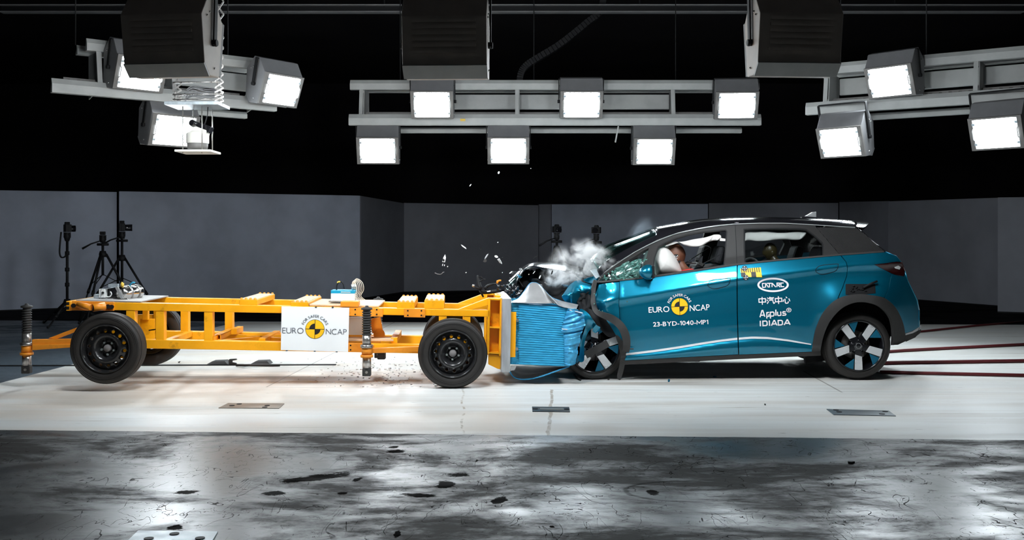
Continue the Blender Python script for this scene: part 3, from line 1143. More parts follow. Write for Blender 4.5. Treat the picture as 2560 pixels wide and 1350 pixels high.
t = thing('tow_slot', 'black tow cable slot with a hooked bogie lying behind the trolley', 'tow rail', ground(560, 913))
mb = MB()
a, b = ground(-300, 916), ground(840, 912.5)
mb.bar(a + Vector((0, 0, .004)), b + Vector((0, 0, .004)), .055, .008)
mb.build('slot_strip', M['black'], t)
mb = MB()
for x0, x1 in ((520, 572), (628, 678)):
    p, q = ground(x0, 912), ground(x1, 912)
    mb.prism([p + Vector((0, -.05, .012)), q + Vector((0, -.05, .012)), q + Vector((-.04, -.02, .045)), p + Vector((.05, -.02, .04))], (0, .14, 0))
mb.build('shoe', M['plastic'], t, bevel=.004)
hk = [(572, 912), (571, 903), (573, 899), (590, 898), (592, 901), (580, 903), (580, 907), (590, 909), (592, 914)]
h = [ground(575, 913) + Vector(((x - 575) / 232, 0, (913 - y) / 232 + .005)) for x, y in hk]
MB().prism(h, (0, .03, 0)).build('hook', M['plastic'], t, bevel=.003)
MB().tube([ground(590, 913, .02), ground(605, 913, .02), ground(612, 913.5, .03), ground(625, 913, .02), ground(700, 913, .012)], .014, 6).build('tow_link', M['plastic'], t)

CABLES = [
    ([(2040, 853), (2300, 829), (2440, 814), (2640, 797)], .020, 'thin dark red cable on the floor farthest from the camera behind the car tail'),
    ([(2120, 886), (2260, 876), (2420, 868), (2640, 857)], .024, 'dark red cable leaving behind the rear wheel, second farthest'),
    ([(2140, 909), (2260, 906), (2420, 904), (2640, 901)], .026, 'brown red cable running straight from mid rear wheel height'),
    ([(2200, 930), (2280, 932), (2420, 935), (2640, 940)], .022, 'red edged black cable lowest of the four behind the rear wheel'),
]
for pts, r, lab in CABLES:
    mb = MB().tube([ground(x, y, r * .8) for x, y in pts], r * .8, 8)
    o = mb.build('floor_cable', M['red'])
    tag(o, lab, 'cable', 'cables behind the car')
MB_slot = MB().bar(ground(2190, 931.5, .003), ground(2700, 943, .003), .03, .006)
tag(MB_slot.build('cable_slot', M['black']), 'black slot line in the white lane behind the rear wheel', 'floor slot')

# ================================================================== THE BARRIER TROLLEY
# its own frame: ux runs forward (towards the car), uy away from the camera; lat 0 is the outer face of the near wheels
TO = Vector((-0.535, 9.10, 0.0))
TA = math.atan2(.18, 3.09)
ux = Vector((math.cos(TA), math.sin(TA), 0))
uy = Vector((-math.sin(TA), math.cos(TA), 0))


def T(px, py, lat=0.0):
    """point of the trolley's upright plane at lateral distance lat, seen at column px, row py"""
    d = Vector(((px - MID) / F, 1.0, -(py - HOR) / F))
    k = (TO + uy * lat - Vector((0, 0, 0))).dot(uy) / d.dot(uy)
    return d * k + Vector((0, 0, EYE))


trolley = thing('barrier_trolley', 'long yellow steel barrier trolley with a blue honeycomb block rammed into the car', 'crash trolley', TO - ux * 1.5 + uy * .75)


def slab(name, poly, lat, width, m, parent=None, bevel=.004, far=None, mb=None):
    P = [T(x, y, lat) for x, y in poly]
    b = mb or MB()
    b.prism(P, uy * width)
    if mb is not None:
        return b
    o = b.build(name, m, parent or trolley, bevel=bevel)
    if far:
        q = MB().prism([p + uy * far for p in P], uy * width).build(name, m, parent or trolley, bevel=bevel)
        return o, q
    return o


def rect(x0, y0, x1, y1):
    return [(x0, y0), (x1, y0), (x1, y1), (x0, y1)]


Y_, O_ = M['yellow'], M['orange']
FAR = .84
slab('upper_rail', [(282, 756), (1226, 775.5), (1226, 792), (282, 775.5)], .28, .10, Y_, far=FAR)
slab('lower_rail', [(330, 848.5), (1060, 862), (1060, 884), (330, 870.5)], .28, .10, Y_, far=FAR)
for x0, x1, y0, y1 in ((315, 337, 775, 850), (389, 410, 777, 851), (510, 531, 779, 853), (718, 740, 784, 858), (1097, 1115, 789, 864), (1159, 1176, 790, 866)):
    slab('post', rect(x0, y0, x1, y1), .285, .09, Y_, far=FAR)
# lower cross tubes, seen end-on
for (x, y) in ((528, 842), (545, 838)):
    a = T(x, y + 5, .30 if x < 540 else .45)
    tb = MB()
    for sx, sz, w, h in ((-.021, 0, .006, .048), (.021, 0, .006, .048), (0, .021, .048, .006), (0, -.021, .048, .006)):
        tb.bar(a + ux * sx + Vector((0, 0, sz)), a + ux * sx + Vector((0, 0, sz)) + uy * .80, w, h)
    tb.build('cross_tube', Y_, trolley)
a = T(585, 829, .9)
MB().bar(a, a + uy * .3, .055, .055).build('cross_tube', Y_, trolley)
for s0, s1, la, lb in ((545, 760, .38, 1.12), (545, 760, 1.12, .38)):
    p, q = T(s0, 857, la), T(s1, 862, lb)
    p.z = q.z = .40
    MB().bar(p, q, .05, .04).build('floor_brace', Y_, trolley)
for xx in (420, 655, 985):
    p = T(xx, 860, .36)
    p.z = .41
    MB().bar(p, p + uy * .80, .06, .05).build('lower_cross_beam', Y_, trolley)
# upper cross beams: yellow channel with a worn board on top
for x0, y0, x1, y1 in ((598, 748.5, 643, 763), (727, 755, 771, 766), (992, 755, 1036, 772), (1061, 751, 1110, 772)):
    P = [T(x0, y0, .29), T(x1, y0 + .7, .29), T(x1, y1, .29), T(x0, y1, .29)]
    o = MB().prism(P, uy * .92).build('upper_cross_beam', Y_, trolley, bevel=.004)
    up = Vector((0, 0, .006))
    i0, i1 = P[0].lerp(P[1], .04), P[0].lerp(P[1], .96)
    MB().prism([i0 + uy * .03, i1 + uy * .03, i1 + uy * .03 + up, i0 + uy * .03 + up], uy * .86).build('top_board', M['ply'], o)
    for k in range(4):
        for lt in (.012, .90):
            c = P[0].lerp(P[1], .12 + .25 * k) + uy * lt
            MB().lathe([(.0, .018), (.012, .014), (.014, 0)], c, (0, 0, 1), 10).build('screw_head', O_, o)
# deck sheets between the rails
def deck(name, x0, x1, y, m, l0=.36, l1=1.14, th=.012, parent=None):
    a, b = T(x0, y, .30), T(x1, y + (x1 - x0) * .0203, .30)
    return MB().prism([a + uy * (l0 - .3), b + uy * (l0 - .3), b + uy * (l0 - .3) + Vector((0, 0, th)), a + uy * (l0 - .3) + Vector((0, 0, th))], uy * (l1 - l0)).build(name, m, parent or trolley, bevel=.002)


deck('deck_sheet', 190, 352, 753, M['deck'], .30, 1.2)
deck('plywood_board', 772, 946, 765, M['ply'], .32, 1.18, .014)
slab('near_bracket', [(851, 754), (896, 754), (896, 768), (851, 767)], .26, .16, O_)
for poly in ([(873, 768), (957, 771), (957, 792), (870, 790)], [(1010, 771), (1063, 772), (1063, 794), (1010, 793)], [(870, 858), (906, 858), (906, 880), (870, 880)]):
    o = slab('splice_plate', poly, .265, .02, O_)
    (ax, ay), (bx, by) = poly[0], poly[2]
    for fx in (.18, .82):
        for fy in (.25, .75):
            if bx - ax < 40 and fx > .5:
                continue
            c = T(ax + (bx - ax) * fx, ay + (by - ay) * fy, .266)
            MB().cyl(c - uy * .004, c + uy * .002, .008, 10).build('bolt_hole', M['black'], o)
# rear end: tow plate, square tube ends, round tow tubes
o = slab('tow_plate', [(179, 752), (284, 755), (284, 777), (179, 776)], .26, .03, M['orange'])
slab('end_tube', [(165, 753), (176, 753), (176, 777), (165, 777)], .30, .84, Y_)
for y0, y1 in ((755, 763), (766, 774.5)):
    slab('end_tube_mouth', [(164.6, y0), (173, y0), (173, y1), (164.6, y1)], .298, .02, M['black'], o)
p = T(226, 769, .16)
MB().cyl(T(196, 762, .25), T(228, 769, .17), .028, 14).build('tow_tube', O_, trolley)
mb = MB().cyl(T(232, 770, .16), T(262, 765, .23), .035, 16)
mb.build('tow_tube', O_, trolley)
MB().cyl(T(231.6, 770, .158), T(233, 770, .16), .029, 16).build('tow_tube_mouth', M['black'], trolley)
for x, y in ((184, 764), (256, 769), (270, 766), (279, 767)):
    c = T(x, y, .255)
    MB().cyl(c - uy * .012, c + uy * .01, .020, 12).build('tow_bolt', M['black'], trolley)

# front stand behind the barrier plate (both sides)
for dl in (0, FAR + .02):
    def Q(x, y, l):
        return T(x, y, l) + uy * dl
    st = MB().prism([Q(1222, 747, .40), Q(1252, 747, .40), Q(1250, 886, .40), Q(1222, 884, .40)], uy * .02)
    o = st.build('stand_web', Y_, trolley)
    MB().prism([Q(1220, 746, .28), Q(1226, 746, .28), Q(1223, 886, .28), Q(1217, 884, .28)], uy * .14).build('stand_flange', Y_, o, bevel=.003)
    MB().prism([Q(1250.5, 745, .28), Q(1257, 746, .28), Q(1253, 891, .28), Q(1247, 890, .28)], uy * .14).build('stand_flange', Y_, o, bevel=.003)
    for y in (746, 817, 881):
        MB().prism([Q(1221, y, .28), Q(1254, y + 1.5, .28), Q(1254, y + 5, .28), Q(1221, y + 3, .28)], uy * .14).build('stand_rib', Y_, o, bevel=.002)
    MB().prism([Q(1221, 885, .30), Q(1252, 888, .30), Q(1250, 923, .30), Q(1244, 922, .30), (Q(1221, 911, .30))], uy * .10).build('stand_foot', Y_, o)
    MB().prism([Q(1146, 773.5, .29), Q(1221, 745, .29), Q(1256, 746, .29), Q(1256, 752, .29), Q(1225, 752, .29), Q(1222, 763, .29), Q(1174, 776, .29)], uy * .08).build('gusset_beam', Y_, trolley, bevel=.004)
slab('stand_beam', [(1238, 738), (1257, 739), (1257, 752), (1238, 751)], .55, .4, Y_)
slab('barrier_plate', [(1256.5, 746.5), (1278.5, 746.5), (1275, 930), (1253, 930)], .10, 1.26, M['alu'], bevel=.003)
slab('block_flange', [(1278, 780), (1291, 780), (1288.5, 893), (1275.5, 893)], .16, .02, Y_, bevel=.002)
for y, x in ((800, 1292.5), (871, 1291)):
    c = T(x, y, .2)
    MB().cyl(c - uy * .06, c, .014, 10).build('flange_bolt', M['zinc'], trolley)

# wheels
def trolley_wheel(px, py, lat, raise_, far):
    """steel wheel; outer face towards the camera for the near pair"""
    c = T(px, py, 0.0)
    c = c + uy * lat
    s = -1 if not far else 1
    ax = uy * s                       # axle direction towards the outside
    R_, W_ = .322, .205
    t = MB()
    prof = [(.205, -W_ * .88), (.225, -W_ * .96), (.27, -W_), (.302, -W_ * .93), (.313, -W_ * .85), (.316, -W_ * .72),
            (.3165, -W_ * .5), (.316, -W_ * .28), (.313, -W_ * .15), (.302, -W_ * .07), (.285, -.006), (.262, 0), (.240, -.002), (.222, -.010), (.205, -.022)]
    t.lathe(prof, c, ax, 72)
    for k in range(4):               # tread grooves as slightly raised ribs
        h = -W_ * (.24 + .17 * k)
        t.lathe([(.3155, h - .014), (.319, h - .012), (.319, h + .012), (.3155, h + .014)], c, ax, 72)
    for k in range(3):
        t.lathe([(.268 + .012 * k, -.0005), (.270 + .012 * k, .0025), (.272 + .012 * k, -.0005)], c, ax, 72)
    wh = thing_part('wheel', trolley)
    t.build('tyre', M['rubber'], wh)
    b = MB()
    b.lathe([(.214, -.012), (.219, -.004), (.214, .001), (.206, -.006), (.200, -.03), (.196, -.075), (.190, -.08), (.150, -.16), (.150, -.19), (.20, -.20)], c, ax, 56)
    b.build('rim_barrel', M['rim'], wh)
    e1 = Vector((0, 0, 1))
    e2 = ax.cross(e1)
    holes = [circle((.158 * math.cos(a), .158 * math.sin(a)), .0145, 12) for a in [2 * PI * (k + .3) / 14 for k in range(14)]]
    holes = [h for k, h in enumerate(holes)]

    def to3(x, y, t_):
        r = math.hypot(x, y)
        z = -.055 + .022 * math.exp(-((r - .118) / .022) ** 2) - .05 * max(0, min(1, (.10 - r) / .04)) + .03 * max(0, min(1, (.05 - r) / .02)) - .02 * max(0, (r - .165) / .03)
        return c + e1 * y + e2 * x + ax * (z - .006 * t_)
    d = MB()
    flat_plate(d, circle((0, 0), .198, 64), holes, to3, 1, .016, .014)
    for i in range(len(d.sm)):
        d.sm[i] = True
    d.build('rim_disc', M['rim'], wh)
    MB().lathe([(.0, -.050), (.028, -.050), (.032, -.06), (.034, -.09)], c, ax, 24).build('hub_cap', M['hub'], wh)
    for k in range(5):
        a = 2 * PI * (k + .75) / 5 + .06
        p = c + e1 * .057 * math.sin(a) + e2 * .057 * math.cos(a) + ax * -.096
        MB().lathe([(.011, 0), (.012, .014), (.009, .026), (0, .026)], p, ax, 6, False).build('lug_nut', M['zinc'], wh)
    return wh


def thing_part(name, parent):
    o = bpy.data.objects.new(name, None)
    o.empty_display_size = .05
    COL.objects.link(o)
    o.parent = parent
    return o


trolley_wheel(262, 872.5, 0, 0, False)
trolley_wheel(1132, 885.5, 0, 0, False)
trolley_wheel(262, 872.5, 1.50, 0, True)
trolley_wheel(1132, 885.5, 1.50, 0, True)
for px, py in ((262, 872.5), (1132, 885.5)):
    c = T(px, py, 0)
    MB().cyl(c + uy * .20, c + uy * 1.30, .035, 14).build('axle', M['black'], trolley)
    MB().box(c + uy * .33 + Vector((0, 0, .05)), (.22, .06, .34), Matrix.Rotation(TA, 3, 'Z')).build('axle_mount', Y_, trolley)
    MB().box(c + uy * 1.17 + Vector((0, 0, .05)), (.22, .06, .34), Matrix.Rotation(TA, 3, 'Z')).build('axle_mount', Y_, trolley)


# spring jacks
def jack(px, py, lat, lat2=0.0):
    """py: row of the collar middle"""
    c = T(px, py, lat) + uy * lat2
    k = 1 / 270.0
    z = Vector((0, 0, 1))
    jk = thing_part('spring_jack', trolley)
    b = MB()
    b.lathe([(.0, .1), (.036, .1)], c - z * 0, z, 8) if False else None
    rows = [(.030, 38 * k)]
    for i in range(10):
        h = (40 + i * 6.0) * k
        rows += [(.042, h), (.045, h + 2 * k), (.034, h + 3.2 * k), (.034, h + 5 * k)]
    rows += [(.036, 101 * k), (.052, 102 * k), (.052, 106 * k), (.02, 108 * k), (.012, 112 * k), (.0, 112 * k)]
    b.lathe(rows, c, z, 28)
    b.build('rubber_bellows', M['plastic'], jk)
    MB().lathe([(.0, 12 * k), (.041, 12 * k), (.041, 38 * k), (.0, 39 * k)], c, z, 28).build('upper_cylinder', M['steel'], jk)
    MB().lathe([(.0, 8 * k), (.056, 8 * k), (.058, 10 * k), (.058, 15 * k), (.0, 16 * k)], c, z, 28).build('upper_flange', M['steel'], jk)
    MB().lathe([(.0, -9 * k), (.047, -9 * k), (.047, 9 * k), (.0, 9 * k)], c, z, 28).build('collar', O_, jk)
    MB().lathe([(.0, -16 * k), (.058, -16 * k), (.058, -10 * k), (.0, -9 * k)], c, z, 28).build('lower_flange', O_, jk)
    MB().lathe([(.0, -42 * k), (.040, -42 * k), (.040, -15 * k), (.0, -15 * k)], c, z, 28).build('lower_cylinder', M['steel'], jk)
    f = MB().box(c - z * 52 * k, (.078, .07, 20 * k), Matrix.Rotation(TA, 3, 'Z'))
    f.build('foot_block', M['plastic'], jk, bevel=.008)
    MB().cyl(c - z * 52 * k - uy * .036, c - z * 52 * k - uy * .040, .012, 14).build('foot_pin', M['steel'], jk)
    return c


jc = jack(917, 877, .06)
jack(917, 877, .06, 1.38)
MB().prism([T(932, 871, .10), T(1060, 866, .24), T(1060, 879, .24), T(932, 883, .10)], uy * .06).build('jack_arm', O_, trolley, bevel=.004)
MB().bar(jc + uy * .03, jc + uy * .25, .10, .07).build('jack_bracket', O_, trolley, bevel=.004)
MB().bar(jc + uy * .95, jc + uy * 1.36, .10, .07).build('jack_bracket', O_, trolley, bevel=.004)
MB().cyl(T(948, 836, .55), T(948, 836, .75), .055, 20).build('damper', O_, trolley)
MB().bar(T(938, 795, .6), T(944, 830, .6), .07, .10).build('damper_arm', O_, trolley)
slab('damper_post', rect(907, 790, 913, 838), .30, .05, Y_)
MB().bar(T(985, 842, .45) + Vector((0, 0, -.02)), T(870, 842, .45) + Vector((0, 0, -.02)), .22, .02).build('battery_shelf', M['ply'], trolley)
MB().box(T(954, 890, .5), (.075, .08, .06)).build('drain_block', M['plastic'], trolley, bevel=.008)
jc = jack(67, 871, .32)
MB().prism([T(80, 862, .28), T(190, 860, .28), T(190, 868, .28), T(80, 876, .28)], uy * .10).build('jack_arm', O_, trolley, bevel=.004)
MB().prism([T(80, 849, .30), T(190, 847, .30), T(190, 862, .30), T(80, 864, .30)], uy * .04).build('jack_arm_web', O_, trolley, bevel=.003)
MB().prism([T(120, 846, .33), T(188, 820, .33), T(190, 829, .33), T(140, 848, .33)], uy * .05).build('jack_brace', O_, trolley, bevel=.003)
slab('rear_frame_plate', [(350, 797), (386, 797), (386, 858), (350, 858)], .75, .02, Y_)
slab('rear_hanger', [(356, 776), (370, 776), (370, 800), (356, 800)], .72, .05, Y_)
MB().bar(T(372, 826, .5), T(392, 823, .5), .012, .012).build('release_lever', M['plastic'], trolley)
slab('back_cover', [(872, 792), (912, 792), (912, 838), (872, 838)], 1.12, .02, M['case'])

# sign board fixed to the near rails
SL = .255
o = MB().prism([T(704, 766, SL), T(873, 769.5, SL), T(870, 880, SL), T(702, 875, SL)], uy * .012).build('sign_board', M['white'], trolley)
for x, y in ((717, 876.5), (787, 878), (842, 879.5), (790, 767.5), (832, 768)):
    c = T(x, y, SL + .004)
    MB().box(c, (.016, .02, .008)).build('sign_clip', M['black'], o)


def emblem(name_letters, cx, cy, k, put, parent, m_txt, tilt=0.0, heavy=0.0):
    """round target mark with lettering; k scales the drawing (1 = 48 px wide disc), put(px, py) -> point"""
    ca, sa = math.cos(tilt), math.sin(tilt)

    def tr(x, y):
        return cx + (x * ca - y * sa) * k, cy + (x * sa + y * ca) * k

    def lay(name, V, Fs, m, lift):
        mb = MB().add([put(*tr(x, y), lift) for x, y in V], Fs)
        return mb.build(name, m, parent)
    ring = circle((0, 0), 24, 48)
    lay('mark_rim', *fan2d(ring), M['inkblack'], 1)
    lay('mark_disc', *fan2d(circle((0, 0), 23.1, 48)), M['markyellow'], 2)
    for a in (PI, 0):
        q = [(0, 0)] + circle((0, 0), 14, 14, a, a + PI / 2)
        lay('mark_quarter', *fan2d(q), M['inkblack'], 3)
    lay('mark_cross', *strokes2d([[(-23.6, 0), (23.6, 0)]], 1.3), M['inkblack'], 3)
    lay('mark_cross', *strokes2d([[(0, -23.6), (0, 23.6)]], 1.3), M['inkblack'], 3)
    V, Fs = arc_text('FOR SAFER CARS', 7.0, 29.0, -69, 69, heavy, 1.0)
    lay('lettering', V, Fs, m_txt, 2)
    return lay


def put_sign(px, py, lift):
    return T(px, py, SL) - uy * (.0012 + .0008 * lift)


lay = emblem('', 787.3, 822.8, 1.0, put_sign, o, M['ink'], math.radians(1.0))
V, Fs, w = text2d('EURO', 14.2, -.014, .13, 1.0, 53)
lay('lettering', [(x - 81.3, y + 11.8) for x, y in V], Fs, M['ink'], 2)
V, Fs, w = text2d('NCAP', 13.8, -.014, .13, 1.0, 52)
lay('lettering', [(x + 27.5, y + 12.6) for x, y in V], Fs, M['ink'], 2)

# honeycomb block with its crushed nose and torn cladding
BL0, BL1 = .20, 1.22
top_l, top_r, bot_l, bot_r = T(1279, 757, BL0), T(1420, 770, BL0), T(1276, 911, BL0), T(1414, 916, BL0)


def block_face(x0, x1, lat, rows, amp, mb, n=6):
    """corrugated near face as horizontal ridges"""
    def g(a, b):
        y = lerp(lerp(x0[1], x1[1], a), lerp(x0[2], x1[2], a), b)
        x = lerp(x0[0], x1[0], a)
        ph = rows * b
        w = amp * (1 - abs(2 * (ph - math.floor(ph)) - 1) ** 3) * (1 + .10 * math.sin(9 * a + 3 * math.floor(ph)))
        wob = .0008 * math.sin(23 * a + 1.7 * math.floor(ph)) + .0008 * math.sin(57 * a + 5.1 * math.floor(ph))
        return T(x, y + 60 * wob, lat) - uy * (w + wob)
    mb.grid(g, 26, rows * n)


mb = MB()
block_face((1297, 758, 911.5), (1420, 770, 916), BL0, 27, .009, mb, 8)
a, b, c_, d_ = T(1297, 758, BL0), T(1420, 770, BL0), T(1414, 916, BL0), T(1297, 911.5, BL0)
dd = uy * (BL1 - BL0)
mb.add([a, b, c_, d_, a + dd, b + dd, c_ + dd, d_ + dd], [(0, 1, 5, 4), (1, 2, 6, 5), (2, 3, 7, 6), (3, 0, 4, 7), (4, 5, 6, 7)])
mb.build('honeycomb_block', M['honey'], trolley)
mb = MB()
block_face((1279, 757.5, 910.5), (1297, 758.5, 911.5), BL0 + .012, 27, .005, mb)
a, b, c_, d_ = [T(x, y, BL0 + .014) for x, y in ((1279, 757), (1297, 758), (1297, 911.5), (1276, 910.5))]
mb.add([a, b, c_, d_, a + dd, b + dd, c_ + dd, d_ + dd], [(0, 1, 2, 3), (0, 1, 5, 4), (1, 2, 6, 5), (2, 3, 7, 6), (3, 0, 4, 7), (4, 5, 6, 7)])
mb.build('honeycomb_back_layer', M['honey'], trolley)

random.seed(11)
CL = smooth_poly([(1419, 771), (1410, 800), (1403, 824), (1409, 842), (1411, 870), (1411, 915)], 8)
CR = smooth_poly([(1438, 771), (1457, 783), (1463, 803), (1459, 824), (1452, 834), (1451, 848), (1446, 866), (1443, 885), (1440, 905), (1431, 914)], 5)
CL, CR = resample(CL, 3, False), resample(CR, 3, False)


def crush(a, b):
    l = CL[min(len(CL) - 1, int(b * (len(CL) - 1)))]
    r = CR[min(len(CR) - 1, int(b * (len(CR) - 1)))]
    zig = 2.5 * math.sin(b * 61) * math.sin(PI * a)
    x = lerp(l[0], r[0], a) + 1.5 * math.sin(b * 41) * a
    y = lerp(l[1], r[1], a) + zig * .6
    out = .05 * math.sin(PI * min(1, a * 1.05)) + .016 * (abs(math.sin(b * 44 + .9 * a)) - .5) + .006 * math.sin(b * 90 + 2 * a)
    out += -.03 if .42 < b < .46 else 0
    return T(x, y, BL0 - .01) - uy * out


mb = MB().grid(crush, 14, 96)
n0 = len(mb.v)
# depth of the crushed nose
edge = [crush(1, j / 24) for j in range(25)]
back = [p + uy * 1.0 for p in edge]
mb.grid(lambda a, b: edge[int(round(b * 24))].lerp(back[int(round(b * 24))], a), 4, 24)
mb.build('crushed_honeycomb', M['honeycrush'], trolley)
mb = MB()
for x0, y0, x1, y1, h in ((1424, 774, 1457, 782, 1.8), (1405, 822, 1419, 823, 1.5)):
    pa, pb = T(x0, y0, BL0 - .06), T(x1, y1, BL0 - .06)
    mb.prism([pa, pb, pb + Vector((0, 0, -h / 268)), pa + Vector((0, 0, -h / 268))], uy * .03)
    mb.build('torn_foil_edge', M['vinyl'], trolley)
    mb = MB()

# torn top sheet, folded up
UP = smooth_poly([(1281, 752), (1296, 746), (1310, 729), (1322, 712), (1331, 706.5), (1343, 708), (1354, 717), (1367, 732), (1382, 745), (1402, 752), (1424, 757), (1446, 762)], 6)
LOW = smooth_poly([(1281, 756.5), (1300, 757), (1320, 757.5), (1340, 758), (1360, 758.5), (1376, 758.5), (1388, 760), (1398, 764), (1410, 768), (1420, 770), (1432, 773), (1441, 773)], 6)


def flap(a, b):
    i = b * (len(UP) - 1)
    k = int(min(i, len(UP) - 2)); fr = i - k
    u_ = (lerp(UP[k][0], UP[k + 1][0], fr), lerp(UP[k][1], UP[k + 1][1], fr))
    l_ = (lerp(LOW[k][0], LOW[k + 1][0], fr), lerp(LOW[k][1], LOW[k + 1][1], fr))
    lat = .17 + .34 * a ** .8 - .10 * math.sin(PI * a) * math.exp(-((b - .62) / .05) ** 2) + .12 * math.exp(-((b - .53) / .05) ** 2) * (1 - a)
    return T(lerp(l_[0], u_[0], a), lerp(l_[1], u_[1], a), lat)


MB().grid(flap, 14, 66).build('torn_top_sheet', M['sheet'], trolley, solid=.003)
MB().tube([flap(1.0, k / 40) + uy * .004 for k in range(34)], .005, 6).build('top_sheet_edge', M['sheetblue'], trolley)
# sheet hanging below
B0 = smooth_poly([(1277, 914), (1300, 914), (1330, 915), (1360, 915.5), (1390, 916), (1410, 916), (1424, 914)], 6)
B1 = smooth_poly([(1275, 930), (1284, 942), (1302, 948), (1328, 947), (1356, 940), (1390, 928), (1424, 915.5)], 6)


def flap2(a, b):
    i = b * (len(B0) - 1)
    k = int(min(i, len(B0) - 2)); fr = i - k
    u_ = (lerp(B0[k][0], B0[k + 1][0], fr), lerp(B0[k][1], B0[k + 1][1], fr))
    l_ = (lerp(B1[k][0], B1[k + 1][0], fr), lerp(B1[k][1], B1[k + 1][1], fr))
    lat = .23 + .25 * math.sin(PI * a * .8) - .12 * a + .05 * math.sin(6 * b) * a
    return T(lerp(u_[0], l_[0], a), lerp(u_[1], l_[1], a), lat)


MB().grid(flap2, 14, 40).build('torn_bottom_sheet', M['sheet'], trolley, solid=.003)
MB().tube([flap2(1.0, k / 30) for k in range(31)], .007, 6).build('bottom_sheet_edge', M['sheetblue'], trolley)
MB().prism([T(1277, 914, .18), T(1291, 915, .18), T(1287, 925, .2), T(1276, 927, .2)], uy * .004).build('bent_tab', M['sheet'], trolley)

# ---------------------------------------------------------------- things standing on the trolley
c = T(857, 738, .62)
lg = thing('data_logger', 'small white box with a blue top and cables, standing on the trolley board', 'data recorder', T(857, 752, .62))
P0, P1 = T(827, 752.5, .52), T(887, 753, .52)
up = Vector((0, 0, 1))
hgt = 19 / 262
MB().prism([P0, P1, P1 + up * hgt, P0 + up * hgt], uy * .20).build('case', M['case'], lg, bevel=.003)
o = MB().prism([P0 + up * hgt, P1 + up * hgt, P1 + up * (hgt + .030), P0 + up * (hgt + .030)], uy * .20).build('lid', M['cyan'], lg, bevel=.003)
q = P0.lerp(P1, .42) + up * (hgt + .014) - uy * .0015
MB().bar(q, q + (P1 - P0) * .4, .003, .006).build('lid_stripe', M['white'], o)
MB().prism([P0 - ux * .02 - up * .008, P1 + ux * .02 - up * .008, P1 + ux * .02, P0 - ux * .02], uy * .22).build('base_plate', M['steel'], lg)
tops = up * (hgt + .03)
k = P0.lerp(P1, .2) + tops + uy * .08
MB().tube([Vector((a[0], k.y, a[1])) for a in smooth_poly([(k.x, k.z), (k.x + .005, k.z + .05), (k.x + .03, k.z + .078), (k.x + .06, k.z + .065), (k.x + .075, k.z + .01)], 5)], .006, 8).build('black_lead', M['black'], lg)
MB().tube([Vector((a[0], k.y, a[1])) for a in smooth_poly([(k.x + .006, k.z + .068), (k.x + .02, k.z + .078), (k.x + .036, k.z + .077)], 4)], .0075, 8).build('lead_sleeve', M['wireyellow'], lg)
for n in range(5):
    k = P0.lerp(P1, .86 + .028 * n) + tops + uy * (.05 + .02 * n)
    MB().cyl(k, k + up * .055, .006, 8).build('plug', M['zinc'], lg)
    w = .035 + .008 * n
    pts = [(k.x, k.z + .05), (k.x + .01, k.z + .085 + .006 * n), (k.x + w, k.z + .07), (k.x + w + .012, k.z), (k.x + w - .015, k.z - .06), (k.x + w + .03, k.z - .10)]
    MB().tube([Vector((a[0], k.y, a[1])) for a in smooth_poly(pts, 5)], .0035, 6).build('sensor_wire', M['wire'], lg)

tk = thing('air_tank', 'shiny steel brake air tank lying on the rear deck of the trolley', 'air tank', T(325, 748, .75))
a, b = T(306, 734, .62), T(344, 729, .85)
ax = (b - a).normalized()
L = (b - a).length
r = .072
MB().lathe([(0, -.045), (.03, -.042), (.055, -.03), (r, 0), (r, L), (.058, L + .03), (.03, L + .042), (0, L + .045)], a, ax, 36).build('tank_shell', M['chrome'], tk)
for f in (.25, .75):
    MB().lathe([(r + .001, L * f - .012), (r + .005, L * f - .010), (r + .005, L * f + .010), (r + .001, L * f + .012)], a, ax, 36).build('tank_strap', M['steel'], tk)
mb = MB().tube([a + up * .05, a + up * .085 - ux * .01, a + up * .11 + ux * .0], .008, 8)
mb.cyl(a + up * .07, a + up * .10, .016, 10)
mb.build('brass_valve', M['wireyellow'], tk)
MB().tube([a + up * .10, a + up * .14 + ux * .012], .004, 6).build('valve_stem', M['black'], tk)
q = a.lerp(b, .45) + up * .07
MB().tube([q, q + ux * .03 + up * .03, q + ux * .055 + up * .028], .007, 8).build('blue_hose', M['cyan'], tk)
for s_ in (.2, .8):
    p = a.lerp(b, s_)
    MB().box(p - up * .062, (.03, .10, .05)).build('tank_saddle', M['steel'], tk)

bx = thing('brake_release_unit', 'open metal box with black valves beside the air tank on the rear deck', 'brake unit', T(268, 749, .55))
P = [T(x, y, .55) for x, y in ((251, 749), (251, 723), (276, 719), (296, 716), (307, 745), (300, 749))]
MB().prism([P[0], P[1], P[1] + ux * .006, P[0] + ux * .006], uy * .18).build('side_sheet', M['zincsheet'], bx)
MB().prism([P[1], P[2], P[2] - up * .006, P[1] - up * .006], uy * .18).build('top_sheet', M['zincsheet'], bx)
MB().prism([T(287, 718, .55), T(294, 716, .55), T(309, 748, .55), T(303, 749, .55)], uy * .02).build('slanted_sheet', M['silver'], bx)
MB().prism([T(268, 721, .62), T(290, 718, .62), T(303, 748, .62), T(268, 748, .62)], uy * .12).build('valve_block', M['blackg'], bx, bevel=.006)
MB().box(T(258, 733, .58), (.06, .06, .085)).build('solenoid', M['case'], bx, bevel=.004)
MB().cyl(T(257, 732, .54), T(257, 732, .56), .012, 12).build('solenoid_cap', M['black'], bx)
MB().tube([Vector((q[0], T(270, 730, .57).y, q[1])) for q in smooth_poly([(T(264, 741, .57).x, T(264, 741, .57).z), (T(274, 742, .57).x, T(274, 742, .57).z), (T(279, 735, .57).x, T(279, 735, .57).z), (T(276, 729, .57).x, T(276, 729, .57).z)], 5)], .006, 8).build('clear_hose', M['case'], bx)
